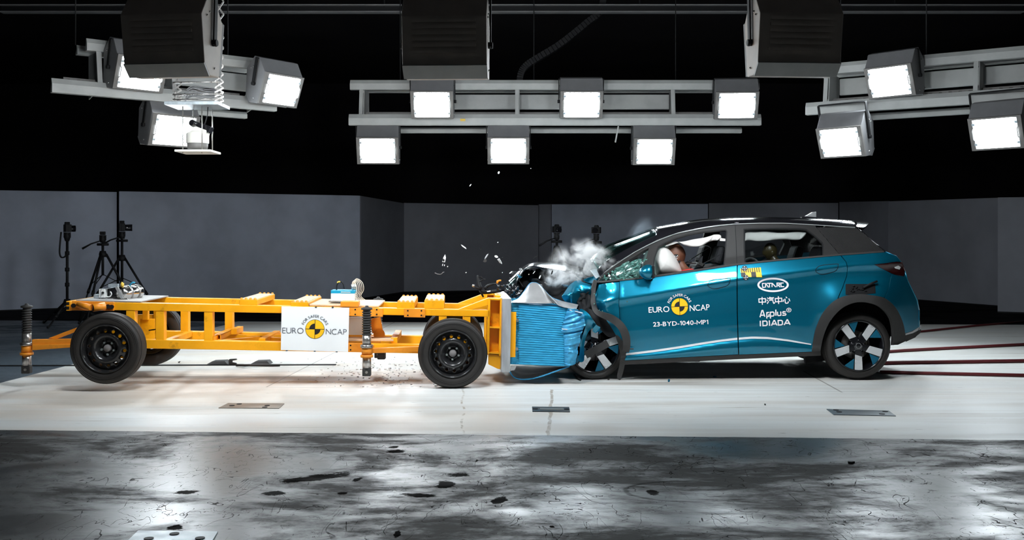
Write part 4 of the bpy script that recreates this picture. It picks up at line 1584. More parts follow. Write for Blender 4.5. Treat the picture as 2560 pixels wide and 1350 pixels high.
MB().box(T(245, 742, .6), (.05, .08, .05)).build('terminal', M['zincsheet'], bx, bevel=.003)
MB().bar(T(272, 714, .72), T(296, 713, .72), .03, .03).build('top_bracket', M['zincsheet'], bx)
MB().tube([T(284, 748, .5), T(300, 749, .48), T(318, 747, .5), T(320, 752, .46)], .008, 6).build('hose_fitting', M['steel'], bx)

# ================================================================== THE CAR
Y0, YC = 9.60, 10.485            # near flank plane, middle plane
car = thing('car', 'teal blue hatchback with black roof and smashed front, airbags inflated', 'car', Vector((2.2, YC, 0)))

BELT = [(1480, 708), (1600, 697), (1700, 683), (1843, 662), (1950, 651), (2100, 638), (2212, 630), (2300, 625)]
CREASE = [(1480, 757), (1549, 747), (1620, 736), (1700, 722), (1843, 698), (1950, 684), (2030, 674), (2120, 663), (2180, 659), (2300, 650)]
SILL = [(1480, 900), (1566, 886), (1640, 877), (1700, 868), (1760, 858), (1800, 852), (1843, 847), (1880, 844), (1920, 845), (1970, 851), (2028, 861), (2100, 868), (2300, 850)]
FOOT = [(1480, 912), (1562, 902), (1846, 888), (2050, 880), (2300, 866)]
CANT = [(1490, 704), (1503, 690), (1508, 683), (1533, 665), (1560, 647), (1587, 630), (1613, 616), (1640, 603), (1667, 592), (1693, 583), (1720, 577.5), (1742, 573), (1773, 567.5),
        (1804, 563), (1836, 560), (1900, 558), (1960, 558), (2018, 561), (2064, 564), (2111, 567), (2141, 568.5), (2300, 575)]
CANT_D = .335


def depth_raw(px, py):
    b, c, s, e = (interp(t, px) for t in (BELT, CREASE, SILL, FOOT))
    r = interp(CANT, px)
    front = np.clip((1640 - px) / 100, 0, 1)
    cs = s - c
    kn = [(r - 6, np.full_like(px, CANT_D + .02)), (r, np.full_like(px, CANT_D)), (b - 22, .150 + 0 * px), (b, .078 + 0 * px), (b + .5 * (c - b), .036 + 0 * px),
          (c - 2, .002 + 0 * px), (c + 3, .000 + 0 * px), (c + 12, .0165 + 0 * px), (c + .17 * cs, .022 + 0 * px), (c + .34 * cs, .014 + 0 * px),
          (c + .55 * cs, .006 + 0 * px), (c + .78 * cs, .012 + 0 * px), (s - 6, .022 + 0 * px), (s, .030 + 0 * px), (s + 8, .012 + 0 * px),
          (s + .55 * (e - s), .004 + 0 * px), (e, .030 + 0 * px), (e + 30, .06 + 0 * px)]
    d = np.where(py <= kn[0][0], kn[0][1], kn[-1][1])
    for (y0, d0), (y1, d1) in zip(kn[:-1], kn[1:]):
        t = np.clip((py - y0) / np.maximum(y1 - y0, 1e-3), 0, 1)
        d = np.where((py > y0) & (py <= y1), d0 + (d1 - d0) * t, d)
    tail = np.clip((px - 2180) / 118, 0, None)
    hi = np.clip((py - 640) / 90, 0, 1)
    d = d + (.31 - .02 * hi) * tail ** 2.2
    # shoulder crease fades over the rear wing, which bulges round the arch
    wg = np.exp(-((px - 2150) / 92) ** 4)
    d = d - .090 * wg * np.exp(-((py - 762) / 58) ** 2) + .022 * wg * np.exp(-((py - 688) / 20) ** 2)
    # buckles ahead of the front door
    w = np.clip((1560 - px) / 70, 0, 1)
    d = d + w * (.030 * np.sin((py - 700) / 17 + (px - 1500) / 24) + .02 * np.sin((py - px) / 13.0))
    return d


TAPS = [(-6, .06), (-4.5, .10), (-3, .14), (-1.5, .18), (0, .20), (1.5, .14), (3, .10), (4.5, .05), (6, .03)]


def depth(px, py):
    px, py = np.asarray(px, float), np.asarray(py, float)
    return sum(w * depth_raw(px, py + k) for k, w in TAPS)


def side_np(px, py, lift=0.0):
    px, py = np.asarray(px, float), np.asarray(py, float)
    Y = Y0 + depth(px, py) - lift
    return np.stack([(px - MID) * Y / F, Y, EYE - (py - HOR) * Y / F], -1)


def side(px, py, lift=0.0):
    return Vector(side_np(np.array([px]), np.array([py]), lift)[0])


def mirror(P):
    return [Vector((p[0], 2 * YC - p[1], p[2])) for p in P]


def panel(name, outline, holes=(), m=None, parent=None, step=5.0, grid=6.0, thick=.012, lift=0.0, far=True, inset=None, surf=None):
    """a body panel following the flank, with thickness; far=True builds the other side too"""
    P, Tr, rim = cdt_fill(outline, holes, step, grid)
    sf = surf or (lambda x, y: side_np(x, y, lift))
    V = sf(P[:, 0], P[:, 1])
    h = .6
    tx = sf(P[:, 0] + h, P[:, 1]) - sf(P[:, 0] - h, P[:, 1])
    ty = sf(P[:, 0], P[:, 1] + h) - sf(P[:, 0], P[:, 1] - h)
    N = np.cross(tx, ty)
    N /= np.linalg.norm(N, axis=1)[:, None]
    N[N[:, 1] > 0] *= -1
    # consistent winding: front faces towards -y
    a, b, c = V[Tr[:, 0]], V[Tr[:, 1]], V[Tr[:, 2]]
    fn = np.cross(b - a, c - a)
    Tr = np.where((fn[:, 1] > 0)[:, None], Tr[:, ::-1], Tr)
    n = len(V)
    B = V - N * thick
    made = []
    for s in ((1, -1) if far else (1,)):
        VV = np.concatenate([V, B])
        NN = np.concatenate([N, -N])
        fr = [tuple(t) for t in Tr]
        bk = [tuple(n + i for i in t[::-1]) for t in Tr]
        sd = [(b_, a_, n + a_, n + b_) for a_, b_ in rim]
        if s < 0:
            VV = VV * [1, -1, 1] + [0, 2 * YC, 0]
            NN = NN * [1, -1, 1]
            fr, bk, sd = [f[::-1] for f in fr], [f[::-1] for f in bk], [f[::-1] for f in sd]
        me = bpy.data.meshes.new(name)
        o0 = np.array(org(parent or car))
        me.from_pydata([tuple(v) for v in VV - o0], [], fr + bk + sd)
        me.polygons.foreach_set('use_smooth', [True] * (len(fr) + len(bk)) + [False] * len(sd))
        me.materials.append(m)
        me.update()
        nl = []
        for p in me.polygons:
            if p.index < len(fr) + len(bk):
                nl += [tuple(NN[i]) for i in p.vertices]
            else:
                nl += [tuple(p.normal)] * p.loop_total
        me.normals_split_custom_set(nl)
        o = bpy.data.objects.new(name, me)
        COL.objects.link(o)
        o.parent = parent or car
        made.append(o)
    return made if far else made[0]


def both(fn_build):
    pass


# ------------------------------------------------------------------ doors, wings
arch_out = [(2030, 880), (2033, 856), (2040.5, 820), (2058, 781), (2083, 754), (2112, 740), (2147, 735), (2179, 738), (2211, 745), (2236, 765), (2252, 792), (2261, 820), (2264, 848)]
arch_in = [(2051, 879), (2055, 856), (2062, 831), (2076, 802), (2101, 774), (2126, 760), (2151, 755), (2176, 758), (2200, 767), (2222, 788), (2231, 809), (2234, 841), (2232, 862)]
arch_o = smooth_poly(arch_out, 5)
arch_i = smooth_poly(arch_in, 5)
belt_pts = lambda x0, x1, dy=0: [(x, float(interp(BELT, x)) + dy) for x in np.linspace(x0, x1, 10)]

fd = belt_pts(1549, 1842) + [(1841.5, 700), (1842, 780), (1844, 850), (1845.5, 886)] + [(1700, 893.5), (1562, 901), (1566, 884), (1573, 850), (1560, 828), (1551, 812), (1548, 760)]
front_doors = panel('front_door', fd, m=M['paint'], step=4.5, grid=5.0)
rd_right = [(2106, 645), (2115, 656), (2118, 670), (2116, 690), (2106, 718), (2094, 745)]
k0 = min(range(len(arch_o)), key=lambda k: abs(arch_o[k][0] - 2093))
rd = belt_pts(1844.5, 2100) + rd_right + [p for p in arch_o[:k0 + 1][::-1]] + [(2030, 879), (1848, 886.5), (1846.5, 850), (1844.5, 780), (1844, 700)]
rear_doors = panel('rear_door', rd, m=M['paint'], step=4.5, grid=5.0)

tail_edge = [(2214, 630), (2240, 641), (2253, 655), (2262, 678), (2269, 702), (2281, 727), (2292, 750), (2296.5, 775), (2297, 800), (2297, 818)]
lamp_poly = [(2186, 661.5), (2215, 658.5), (2242, 655), (2254, 656), (2262, 679), (2259, 690), (2240, 687), (2225, 681)]
lampcut = [(2186, 662), (2215, 658), (2242, 654.5), (2254, 655.5)]
qx = [p for p in arch_o if p[0] > 2093]
kq = min(range(len(arch_o)), key=lambda k: abs(arch_o[k][0] - 2211))
q_up = belt_pts(2103, 2214) + tail_edge[1:3] + [(2242, 654), (2215, 657.5), (2185, 661.5), (2224, 681.5), (2228, 683), (2222, 718), (2211, 744)] + arch_o[k0 + 1:kq][::-1] + [(2096, 745), (2107.5, 719), (2117.5, 690), (2119.5, 670), (2116.5, 655)]
flap = [(2113, 709), (2189, 709), (2190, 735), (2113, 735)]
hole = [(2114, 710), (2188, 710), (2189, 733), (2165, 735.5), (2114, 737)]
quarter = panel('quarter_panel', q_up, m=M['paint'], step=4.5, grid=5.0)
bp = [(2229.5, 684.5), (2241, 688), (2259.5, 691.5), (2263, 682)] + tail_edge[4:] + [(2280, 828), (2263, 833)] + arch_o[kq + 1:][::-1][3:] + [(2212.5, 745), (2223.5, 718)]
bumpers = panel('rear_bumper', bp, m=M['paint'], step=4.5, grid=5.0)
panel('bumper_lower_trim', [(2263, 836), (2281, 831), (2297, 822), (2303, 824), (2300, 833), (2288, 843), (2264, 853), (2245, 862), (2232, 862.5), (2234, 850), (2262, 848)], m=M['plastic'], step=4, grid=6)
panel('chrome_strip', [(2264, 834), (2280, 829), (2296, 819), (2301, 812), (2304, 814), (2302, 823), (2282, 833), (2264, 838)], m=M['silver'], step=3, grid=4, lift=.004)
panel('tail_lamp', lamp_poly, m=M['lampglass'], step=4, grid=5, lift=.004)
panel('tail_lamp_reflector', [(2236, 668), (2246, 664), (2252, 668), (2249, 674), (2238, 671)], m=M['case'], step=3, grid=4, lift=.006)
panel('wheel_arch_trim', arch_o + arch_i[::-1], m=M['plastic'], step=4, grid=6, lift=.012, thick=.03)
panel('sill_trim', [(1556, 902.5), (1700, 894.5), (1846, 887.5), (2031, 880), (2052, 879.5), (2052, 889), (1846, 898), (1700, 905.5), (1560, 912)], m=M['plastic'], step=5, grid=6)
# silver blade along the doors
for dx0, dx1, par in ((1565, 1843.5, front_doors), (1847, 2028, rear_doors)):
    xs = np.linspace(dx0, dx1, 24)
    wd = np.interp(xs, [1565, 1600, 1900, 1990, 2030], [4.5, 5, 5, 4, 2.5])
    up = [(x, float(interp(SILL, x)) - w / 2) for x, w in zip(xs, wd)]
    dn = [(x, float(interp(SILL, x)) + w / 2) for x, w in zip(xs, wd)]
    a, b = panel('silver_blade', up + dn[::-1], m=M['whitesilver'], step=3, grid=3, lift=.004, thick=.004)
    a.parent, b.parent = par


# door handles: recessed cup outline with a pull
def handle(par, cx0, cx1, yt0, yt1, dy):
    """outline ring, upper pull and dark cup of a flush door handle"""
    o = [(cx0, yt0 + .52 * dy), (cx0 + .22 * (cx1 - cx0), yt0), (cx1 - 3, yt1), (cx1, yt1 + 3), (cx1 - 1, yt1 + .5 * dy), (cx1 - 9, yt1 + .86 * dy), (cx0 + .35 * (cx1 - cx0), yt0 + dy), (cx0 + 6, yt0 + .85 * dy)]
    o = smooth_poly(o, 4, True)
    V, Fs = strokes2d([o + [o[0]]], 1.3)
    mb = MB().add([side(x, y, .002) for x, y in V], Fs)
    mb.build('handle_gap', M['black'], par)
    cup = [(cx0 + 2, yt0 + .60 * dy), (cx1 - 2, yt1 + .42 * dy), (cx1 - 3, yt1 + .55 * dy), (cx1 - 10, yt1 + .80 * dy), (cx0 + .38 * (cx1 - cx0), yt0 + .92 * dy), (cx0 + 8, yt0 + .82 * dy)]
    P, Tr, _ = cdt_fill(cup, (), 5, 5)
    hh = MB().add([side(x, y, .0025) for x, y in P], [tuple(t) for t in Tr])
    hh.build('handle_cup', M['paint'], par)
    pull = [(cx0 + 1.5, yt0 + .50 * dy), (cx0 + .24 * (cx1 - cx0), yt0 + 1.5), (cx1 - 3, yt1 + 1.5), (cx1 - 1.5, yt1 + .34 * dy), (cx0 + .5 * (cx1 - cx0), yt0 + .45 * dy)]
    panel('handle_pull', pull, m=M['paint'], parent=par, step=4, grid=4, thick=.008, lift=.008, far=False)


handle(front_doors[0], 1769, 1825, 700, 696, 22)
handle(rear_doors[0], 2039, 2095, 664, 660, 22)

# ------------------------------------------------------------------ glasshouse frame
cant = lambda x, dy=0.0: (x, float(interp(CANT, x)) + dy)
w_quart = [(1496, 702), (1508, 692), (1533, 676), (1560, 658), (1587, 641), (1610, 626), (1622, 620), (1617, 640), (1609, 662), (1600, 689), (1597, 695), (1560, 699), (1520, 702.5)]
w_front = [(1646, 617), (1660, 608), (1690, 595), (1720, 586), (1760, 579), (1800, 575.5), (1814, 575), (1817, 579), (1814, 620), (1810, 663), (1760, 671), (1700, 680), (1650, 687), (1637, 689), (1633, 676), (1636, 645)]
w_rear = [(1860, 573), (1880, 571.5), (1940, 570.5), (2000, 571.5), (2016, 574), (2035, 588), (2055, 606), (2057, 612), (2057, 640), (2000, 645.5), (1920, 653), (1866, 659), (1862, 655)]
xs = [1490, 1503, 1520, 1533, 1560, 1587, 1613, 1640, 1667, 1693, 1720, 1760, 1800, 1836, 1880, 1930, 1980, 2010, 2038]
outl = [cant(x, 2) for x in xs] + [(2040, 568), (2099, 637)] + belt_pts(1490, 2099)[::-1]
panel('window_frame', outl, [w_quart, w_front, w_rear], m=M['plasticgrey'], step=5, grid=8, thick=.03, lift=.002)
# shut line between the doors on the pillar, window seals
for a, b in (((1840, 562), (1842.5, 662)),):
    mb = MB()
    V, Fs = strokes2d([[(1838, 563), (1840, 600), (1841.5, 640), (1842.5, 662)]], 1.5)
    mb.add([side(x, y, .0045) for x, y in V], Fs)
    mb.build('pillar_gap', M['black'], car)
for w in (w_front, w_rear):
    V, Fs = strokes2d([w + [w[0]]], 3.0)
    mb = MB().add([side(x, y, .005) for x, y in V], Fs)
    mb.build('window_seal', M['black'], car)
xs = np.linspace(1500, 2210, 40)
V, Fs = strokes2d([[(x, float(interp(BELT, x)) - 1.5) for x in xs]], 4.0)
MB().add([side(x, y, .006) for x, y in V], Fs).build('belt_strip', M['plastic'], car)
V, Fs = strokes2d([[cant(x, 0) for x in np.linspace(1500, 2138, 60)]], 2.0)
MB().add([side(x, y, .012) for x, y in V], Fs).build('roof_trim_line', M['silver'], car)
# panes
panel('rear_side_pane', w_rear, m=M['pane'], step=8, grid=14, thick=.004, lift=-.012)
M['stripe'] = striped_glass()
panel('rear_quarter_glass', [(2041, 568.5), (2111, 568), (2141, 570), (2165, 588), (2190, 611), (2212, 630), (2160, 633.5), (2101, 637)], m=M['stripe'], step=5, grid=7, lift=.004)

# shattered front quarter window: crumbs of green glass clinging to the frame
random.seed(5)
crumb, bright = MB(), MB()
wq = np.array(w_quart)
cnt = 0
while cnt < 300:
    x, y = random.uniform(1494, 1622), random.uniform(620, 704)
    if not inside([(x, y)], w_quart)[0]:
        continue
    top = float(np.interp(x, [1500, 1560, 1610], [690, 655, 640]))
    if x > 1600 and random.random() < .8:
        continue
    if y < top + 4 and random.random() < .9:
        continue
    if x < 1538 and random.random() < .6:
        continue
    cnt += 1
    long_ = x > 1540 and y < 690
    c = side(x, y, -.005 + random.uniform(-.012, .012))
    a = random.uniform(-.9, -.3) if long_ else random.uniform(0, PI)
    L, W = (random.uniform(.012, .05), random.uniform(.004, .010)) if long_ else (random.uniform(.006, .016), random.uniform(.005, .012))
    e1 = Vector((math.cos(a), random.uniform(-.3, .3), -math.sin(a)))
    e2 = Vector((math.sin(a), random.uniform(-.6, .6), math.cos(a)))
    pts = [c - e1 * L - e2 * W * .4, c + e1 * L * .2 - e2 * W, c + e1 * L, c + e2 * W, c - e1 * L * .5 + e2 * W * .7]
    (bright if random.random() < .07 else crumb).prism(pts, (0, .004, 0))
tag(crumb.build('shattered_glass', M['glassbits'], car), kind='stuff')
tag(bright.build('bright_glass_crumbs', M['glasswhite'], car), kind='stuff')
panel('cracked_quarter_pane', w_quart, m=M['pane'], step=8, grid=14, thick=.003, lift=-.02, far=True)

# ------------------------------------------------------------------ roof, pillars, windscreen
RTOP = [(1490, 664), (1500, 655), (1515, 641), (1527, 631), (1547, 618), (1565, 610), (1585, 601), (1607, 592), (1635, 579), (1655, 572), (1680, 567), (1717, 561), (1740, 556), (1770, 552), (1800, 549.5), (1850, 547), (1900, 546), (1960, 546), (2003, 547), (2060, 549), (2110, 552), (2150, 555), (2300, 560)]


def upper(px, w):
    """roof surface: w 0 at the near roof edge, 1 in the middle, 2 at the far edge"""
    far = w > 1
    ww = 2 - w if far else w
    e = side(px, float(interp(CANT, px)), 0.0)
    zt = EYE + (HOR - float(interp(RTOP, px))) * 10.25 / F
    t = 1 - (1 - ww) ** 5.0
    z = e.z + (zt - e.z) * t + .012 * ww
    y = e.y + (YC - e.y) * ww
    bow = .10 * np.clip((1640 - px) / 120, 0, 1) * (1 - (1 - ww) ** 2)
    bow_r = .10 * np.clip((px - 2000) / 150, 0, 1) * (1 - (1 - ww) ** 2)
    p = Vector((e.x - bow + bow_r, y, z))
    return Vector((p.x, 2 * YC - p.y, p.z)) if far else p


def roof_patch(name, x0, x1, w0, w1, nu, nv, m, fn=upper, solid=.01):
    pw = lambda q: q
    mb = MB().grid(lambda a, b: fn(x0(b) + (x1(b) - x0(b)) * a if callable(x0) else lerp(x0, x1, a), w0 + (w1 - w0) * b), nu, nv)
    return mb.build(name, m, car)


wv = lambda b: b
# denser rows near the roof edges
def warp(b):
    return b


def roof_grid(name, xa, xb, wl, nu, m):
    wl = list(wl)
    mb = MB()
    V = [upper(lerp(xa, xb, i / nu), w) for i in range(nu + 1) for w in wl]
    k = len(wl)
    mb.add(V, [(i * k + j, (i + 1) * k + j, (i + 1) * k + j + 1, i * k + j + 1) for i in range(nu) for j in range(k - 1)], True)
    return mb.build(name, m, car, solid=.012)


edge_w = [0, .012, .03, .05, .075, .10]
full = [0, .012, .03, .055, .09, .14, .2, .3, .45, .6, .8, 1.0]
full = full + [2 - w for w in full[-2::-1]]
roof_grid('roof', 1643, 2143, full, 60, M['blackg'])
roof_grid('windscreen_pillar', 1500, 1644, [0, .012, .03, .05, .075, .10, .12], 30, M['blackg'])
roof_grid('windscreen_pillar', 1500, 1644, [2 - w for w in [0, .012, .03, .05, .075, .10, .12]], 30, M['blackg'])
ws = [.12, .16, .2, .3, .45, .6, .8, 1.0]
ws = ws + [2 - w for w in ws[-2::-1]]
roof_grid('windscreen', 1503, 1644, ws, 30, M['screen'])
# black band at the top of the windscreen, white cant highlights come from the lamps
# crushed corner at the foot of the pillar
MB().prism([side(1478, 679, .02), side(1500, 674, .02), side(1507, 686, .02), side(1490, 697, .02)], (0, .12, .01)).build('torn_cowl', M['zincsheet'], car, bevel=.003)
# cracks in the windscreen
random.seed(9)
for k in range(26):
    x0, w0 = random.uniform(1496, 1545), random.uniform(.16, 1.2)
    a, b = upper(x0, w0), upper(x0 + random.uniform(6, 34), w0 + random.uniform(-.14, .14))
    MB().tube([a + Vector((0, 0, .003)), a.lerp(b, .5) + Vector((0, 0, .004 + random.uniform(-.004, .004))), b + Vector((0, 0, .003))], .0012, 4).build('windscreen_crack', M['glassbits'], car)

# spoiler and rear hatch
def sp(w, k):
    far = w > 1
    ww = 2 - w if far else w
    e = side(2141, 568.5)
    zt = EYE + (HOR - 553.5) * 10.25 / F
    y = e.y + .02 + (YC - e.y - .02) * ww
    z = e.z + .005 + (zt - e.z) * (1 - (1 - ww) ** 3.0)
    x = e.x - .01 + .10 * (1 - (1 - ww) ** 2)
    tipx = .09 + .09 * (1 - (1 - ww) ** 2.5)
    P = {0: (x, z), 1: (x + tipx, z - .012), 2: (x + tipx, z - .026), 3: (x, z - .055)}[k]
    return Vector((P[0], 2 * YC - y if far else y, P[1]))


wl = [i / 12 for i in range(25)]
mb = MB()
mb.add([sp(w, k) for w in wl for k in range(4)], [(i * 4 + k, (i + 1) * 4 + k, (i + 1) * 4 + (k + 1) % 4, i * 4 + (k + 1) % 4) for i in range(24) for k in range(4)], False)
mb.build('spoiler', M['blackg'], car, bevel=.004)

EDGE = [(2143, 571), (2160, 584), (2190, 610), (2214, 630), (2240, 641), (2253, 655), (2262, 678), (2269, 702), (2281, 727), (2292, 750), (2296.5, 775), (2297, 800), (2297, 820), (2288, 842), (2264, 853)]


def hatch(k, w):
    p = side(*EDGE[k])
    ww = 1 - abs(w - 1)
    q = Vector((p.x + .13 * (1 - (1 - ww) ** 2.4), p.y + (YC - p.y) * ww, p.z + .004 * ww))
    return Vector((q.x, 2 * YC - q.y, q.z)) if w > 1 else q


wl = [0, .03, .07, .12, .2, .3, .45, .65, .85, 1]
wl = wl + [2 - w for w in wl[-2::-1]]
for name, k0_, k1_, m in (('rear_window', 0, 3, M['blackg']), ('tailgate', 3, 5, M['paint']), ('tail_light_bar', 5, 6, M['lampglass']), ('tailgate_lower', 6, 10, M['paint']), ('rear_bumper_middle', 10, 12, M['paint']), ('rear_bumper_lower', 12, 14, M['plastic'])):
    n = len(wl)
    mb = MB()
    ks = list(range(k0_, k1_ + 1))
    mb.add([hatch(k, w) for k in ks for w in wl], [(i * n + j, (i + 1) * n + j, (i + 1) * n + j + 1, i * n + j + 1) for i in range(len(ks) - 1) for j in range(n - 1)], True)
    mb.build(name, m, car, solid=.012)

# shark-fin aerial
fy = YC
a = lambda x, y, dy=0: at(x, y, fy + dy)
mb = MB()
for (pts, w) in (([(1999, 547), (2004, 542), (2015, 541), (2042, 543), (2042, 549), (2001, 549)], .05), ([(2012, 541), (2030, 530.5), (2041, 529), (2041.5, 544)], .022)):
    mb2 = MB().prism([at(x, y, fy - w / 2) for x, y in pts], (0, w, 0))
    mb2.build('aerial_fin' if w < .03 else 'aerial_base', M['silver'] if w < .03 else M['blackg'], car, bevel=.006)

# mirror
def mirror_cap(s=1):
    c = side(1617, 680, .13)
    def sh(p):
        if p.x > .05:
            p.x = .05 + (p.x - .05) * .25
        p.z *= 1 + .25 * p.x / .08
        return p
    mb = MB().ball(c, (.078, .085, .072), None, 28, 18, sh)
    if s < 0:
        mb.v = mirror(mb.v)
        mb.f = [f[::-1] for f in mb.f]
    o = mb.build('mirror_cap', M['paint'], car)
    k = MB().box(c + Vector((.055, 0, 0)), (.02, .14, .115))
    k.box(c + Vector((.03, .10, -.05)), (.08, .12, .035))
    k.prism([c + Vector((-.06, .12, -.04)), c + Vector((.10, .12, -.07)), c + Vector((.08, .14, .02))], (0, .02, 0))
    if s < 0:
        k.v = mirror(k.v)
    k.build('mirror_stalk', M['black'], o)


mirror_cap(1)
mirror_cap(-1)

# ------------------------------------------------------------------ crumpled near front
def flat_side(name, outline, m, lift_fn, step=4, grid=5, thick=.006, **kw):
    return panel(name, outline, m=m, step=step, grid=grid, thick=thick, far=False, surf=lambda x, y: side_np(x, y, lift_fn(x, y)), **kw)


wing = [(1497, 711), (1520, 708), (1548, 705), (1547, 760), (1549.5, 812), (1540, 806), (1520, 793), (1500, 778), (1489, 762), (1489, 735)]
flat_side('front_wing_rear', wing, M['paint'], lambda x, y: .01 + .022 * np.abs(np.sin((y - 705) / 26 + (x - 1490) / 40)) - .06 * np.clip((1515 - x) / 26, 0, 1))
crump = [(1404, 741), (1413, 728), (1424, 712), (1436, 703), (1448, 700), (1458, 706), (1470, 709), (1483, 712), (1480, 728), (1470, 748), (1458, 765), (1448, 771), (1436, 768), (1420, 760), (1408, 749)]


def crump_lift(x, y):
    r = (y - 741) + (x - 1404) * .28          # the bright fold runs from lower left to upper right
    return -.16 - .10 * np.abs(r) / 40 + .015 * np.sin(x / 9) - .1 * np.clip((1430 - x) / 40, 0, 1)


flat_side('crumpled_front_wing', crump, M['paint'], crump_lift)
flat_side('crumpled_wing_fold', [(1458, 700), (1470, 694), (1486, 690), (1496, 693), (1490, 705), (1478, 708), (1466, 705)], M['paint'], lambda x, y: -.12 + .03 * np.sin((x + y) / 6))
strip_o = smooth_poly([(1452, 772), (1468, 781), (1481, 797), (1493, 815), (1490, 818), (1476, 824), (1466, 840), (1461, 862), (1460, 882), (1459, 902), (1447, 902), (1449, 880), (1452, 855), (1459, 832), (1464, 812), (1458, 795), (1449, 783)], 4, True)
flat_side('torn_wing_lip', strip_o, M['paint'], lambda x, y: .03 - .05 * np.abs(np.sin((y - 770) / 45)))
lip2 = smooth_poly([(1514, 796), (1530, 803), (1545, 820), (1554, 842), (1556, 862), (1549, 852), (1540, 838), (1528, 818)], 4, True)
flat_side('torn_wing_flange', lip2, M['paint'], lambda x, y: -.03 + 0 * x)
# black arch trim, torn loose
trim_c = smooth_poly([(1489, 700), (1485, 720), (1482, 745), (1484, 765), (1492, 780), (1510, 789), (1532, 798), (1552, 815), (1564, 838), (1567, 862), (1564, 880)], 5)
trim_w = np.interp(np.linspace(0, 1, len(trim_c)), [0, .3, .45, .6, .8, 1], [9, 11, 13, 19, 20, 17])
L_, R_2 = [], []
for i, p in enumerate(trim_c):
    a_, b_ = np.array(trim_c[max(0, i - 1)]), np.array(trim_c[min(len(trim_c) - 1, i + 1)])
    d_ = (b_ - a_) / np.linalg.norm(b_ - a_)
    n_ = np.array((-d_[1], d_[0]))
    L_.append(tuple(np.array(p) + n_ * trim_w[i] / 2)); R_2.append(tuple(np.array(p) - n_ * trim_w[i] / 2))
flat_side('loose_arch_trim', L_ + R_2[::-1], M['plastic'], lambda x, y: .05 + .03 * np.sin(y / 40), thick=.02)
MB().prism([side(1573, 871, .05), side(1584, 871, .05), side(1584, 874, .05), side(1573, 874, .05)], (0, .01, 0)).build('trim_clip', M['plastic'], car)
flat_side('mud_flap', smooth_poly([(1540, 838), (1552, 846), (1562, 866), (1565, 885), (1563, 905), (1558, 930), (1552, 948), (1548, 949), (1543, 940), (1548, 915), (1551, 890), (1548, 865)], 4, True), M['plastic'], lambda x, y: -.01 + 0 * x, thick=.02)
flat_side('wheel_housing_liner', smooth_poly([(1466, 770), (1486, 778), (1508, 792), (1524, 812), (1538, 838), (1532, 842), (1515, 838), (1494, 812), (1478, 795), (1462, 782)], 4, True), M['black'], lambda x, y: -.06 + 0 * x, thick=.02)
random.seed(4)
for x, y in ((1486, 735), (1486, 760), (1498, 776), (1568, 754), (1506, 778)):
    MB().ball(side(x, y, .06), .007, None, 8, 6).build('trim_stud', M['glassbits'], car)

# bonnet: near edge torn, far side arched up
NE = smooth_poly([(1502, 696), (1470, 693), (1433, 688), (1413, 682), (1385, 677), (1359, 673), (1340, 668), (1325, 668), (1313, 674), (1301, 688), (1293, 705), (1291, 717)], 5)
RE = smooth_poly([(1500, 686), (1480, 678), (1450, 667), (1425, 660), (1400, 656.5), (1375, 654.5), (1345, 657), (1322, 662), (1300, 674), (1285, 687), (1272, 702), (1264, 713)], 5)


def bonnet(a, b):
    i = a * (len(NE) - 1)
    k = int(min(i, len(NE) - 2)); fr = i - k
    n_ = (lerp(NE[k][0], NE[k + 1][0], fr), lerp(NE[k][1], NE[k + 1][1], fr))
    r_ = (lerp(RE[k][0], RE[k + 1][0], fr), lerp(RE[k][1], RE[k + 1][1], fr))
    P0, P1 = at(n_[0], n_[1], 10.10), at(r_[0], r_[1], 10.72)
    P2 = P1 + Vector((.03, .45, -.05))
    if b < .6:
        t = b / .6
        return P0.lerp(P1, t) + Vector((0, 0, .02 * math.sin(PI * t)))
    t = (b - .6) / .4
    return P1.lerp(P2, t) + Vector((0, 0, .01 * math.sin(PI * t)))


MB().grid(bonnet, 54, 16).build('bonnet', M['charcoal'], car, solid=.008)
# chrome letter on the bonnet lip, lying on its side as in the crash
V, Fs, w = text2d('B', 8, .02)
R2 = math.radians(-38)
c0, c1_ = math.cos(R2), math.sin(R2)
letter = MB().add([at(1303 + (x - 4) * c0 - (y + 4) * c1_, 673 + (x - 4) * c1_ + (y + 4) * c0, 10.25) for x, y in V], Fs)
letter.build('badge_letter', M['silver'], car, solid=.004)
# underside of the front: black crushed mass behind the honeycomb
random.seed(21)


def lump(c, r, amp, seed, name='engine_wreckage', m='engine'):
    rnd = random.Random(seed)
    ph = [rnd.uniform(0, 6) for _ in range(9)]

    def fn(p):
        q = p.normalized() if p.length > 0 else p
        k = 1 + amp * (math.sin(9 * q.x + ph[0]) * math.sin(8 * q.z + ph[1]) + .6 * math.sin(17 * q.x + ph[2]) * math.sin(19 * q.z + ph[3]) + .4 * math.sin(31 * q.z + ph[4] + 5 * q.x))
        return p * k
    return MB().ball(c, r, None, 48, 30, fn).build(name, M[m], car)


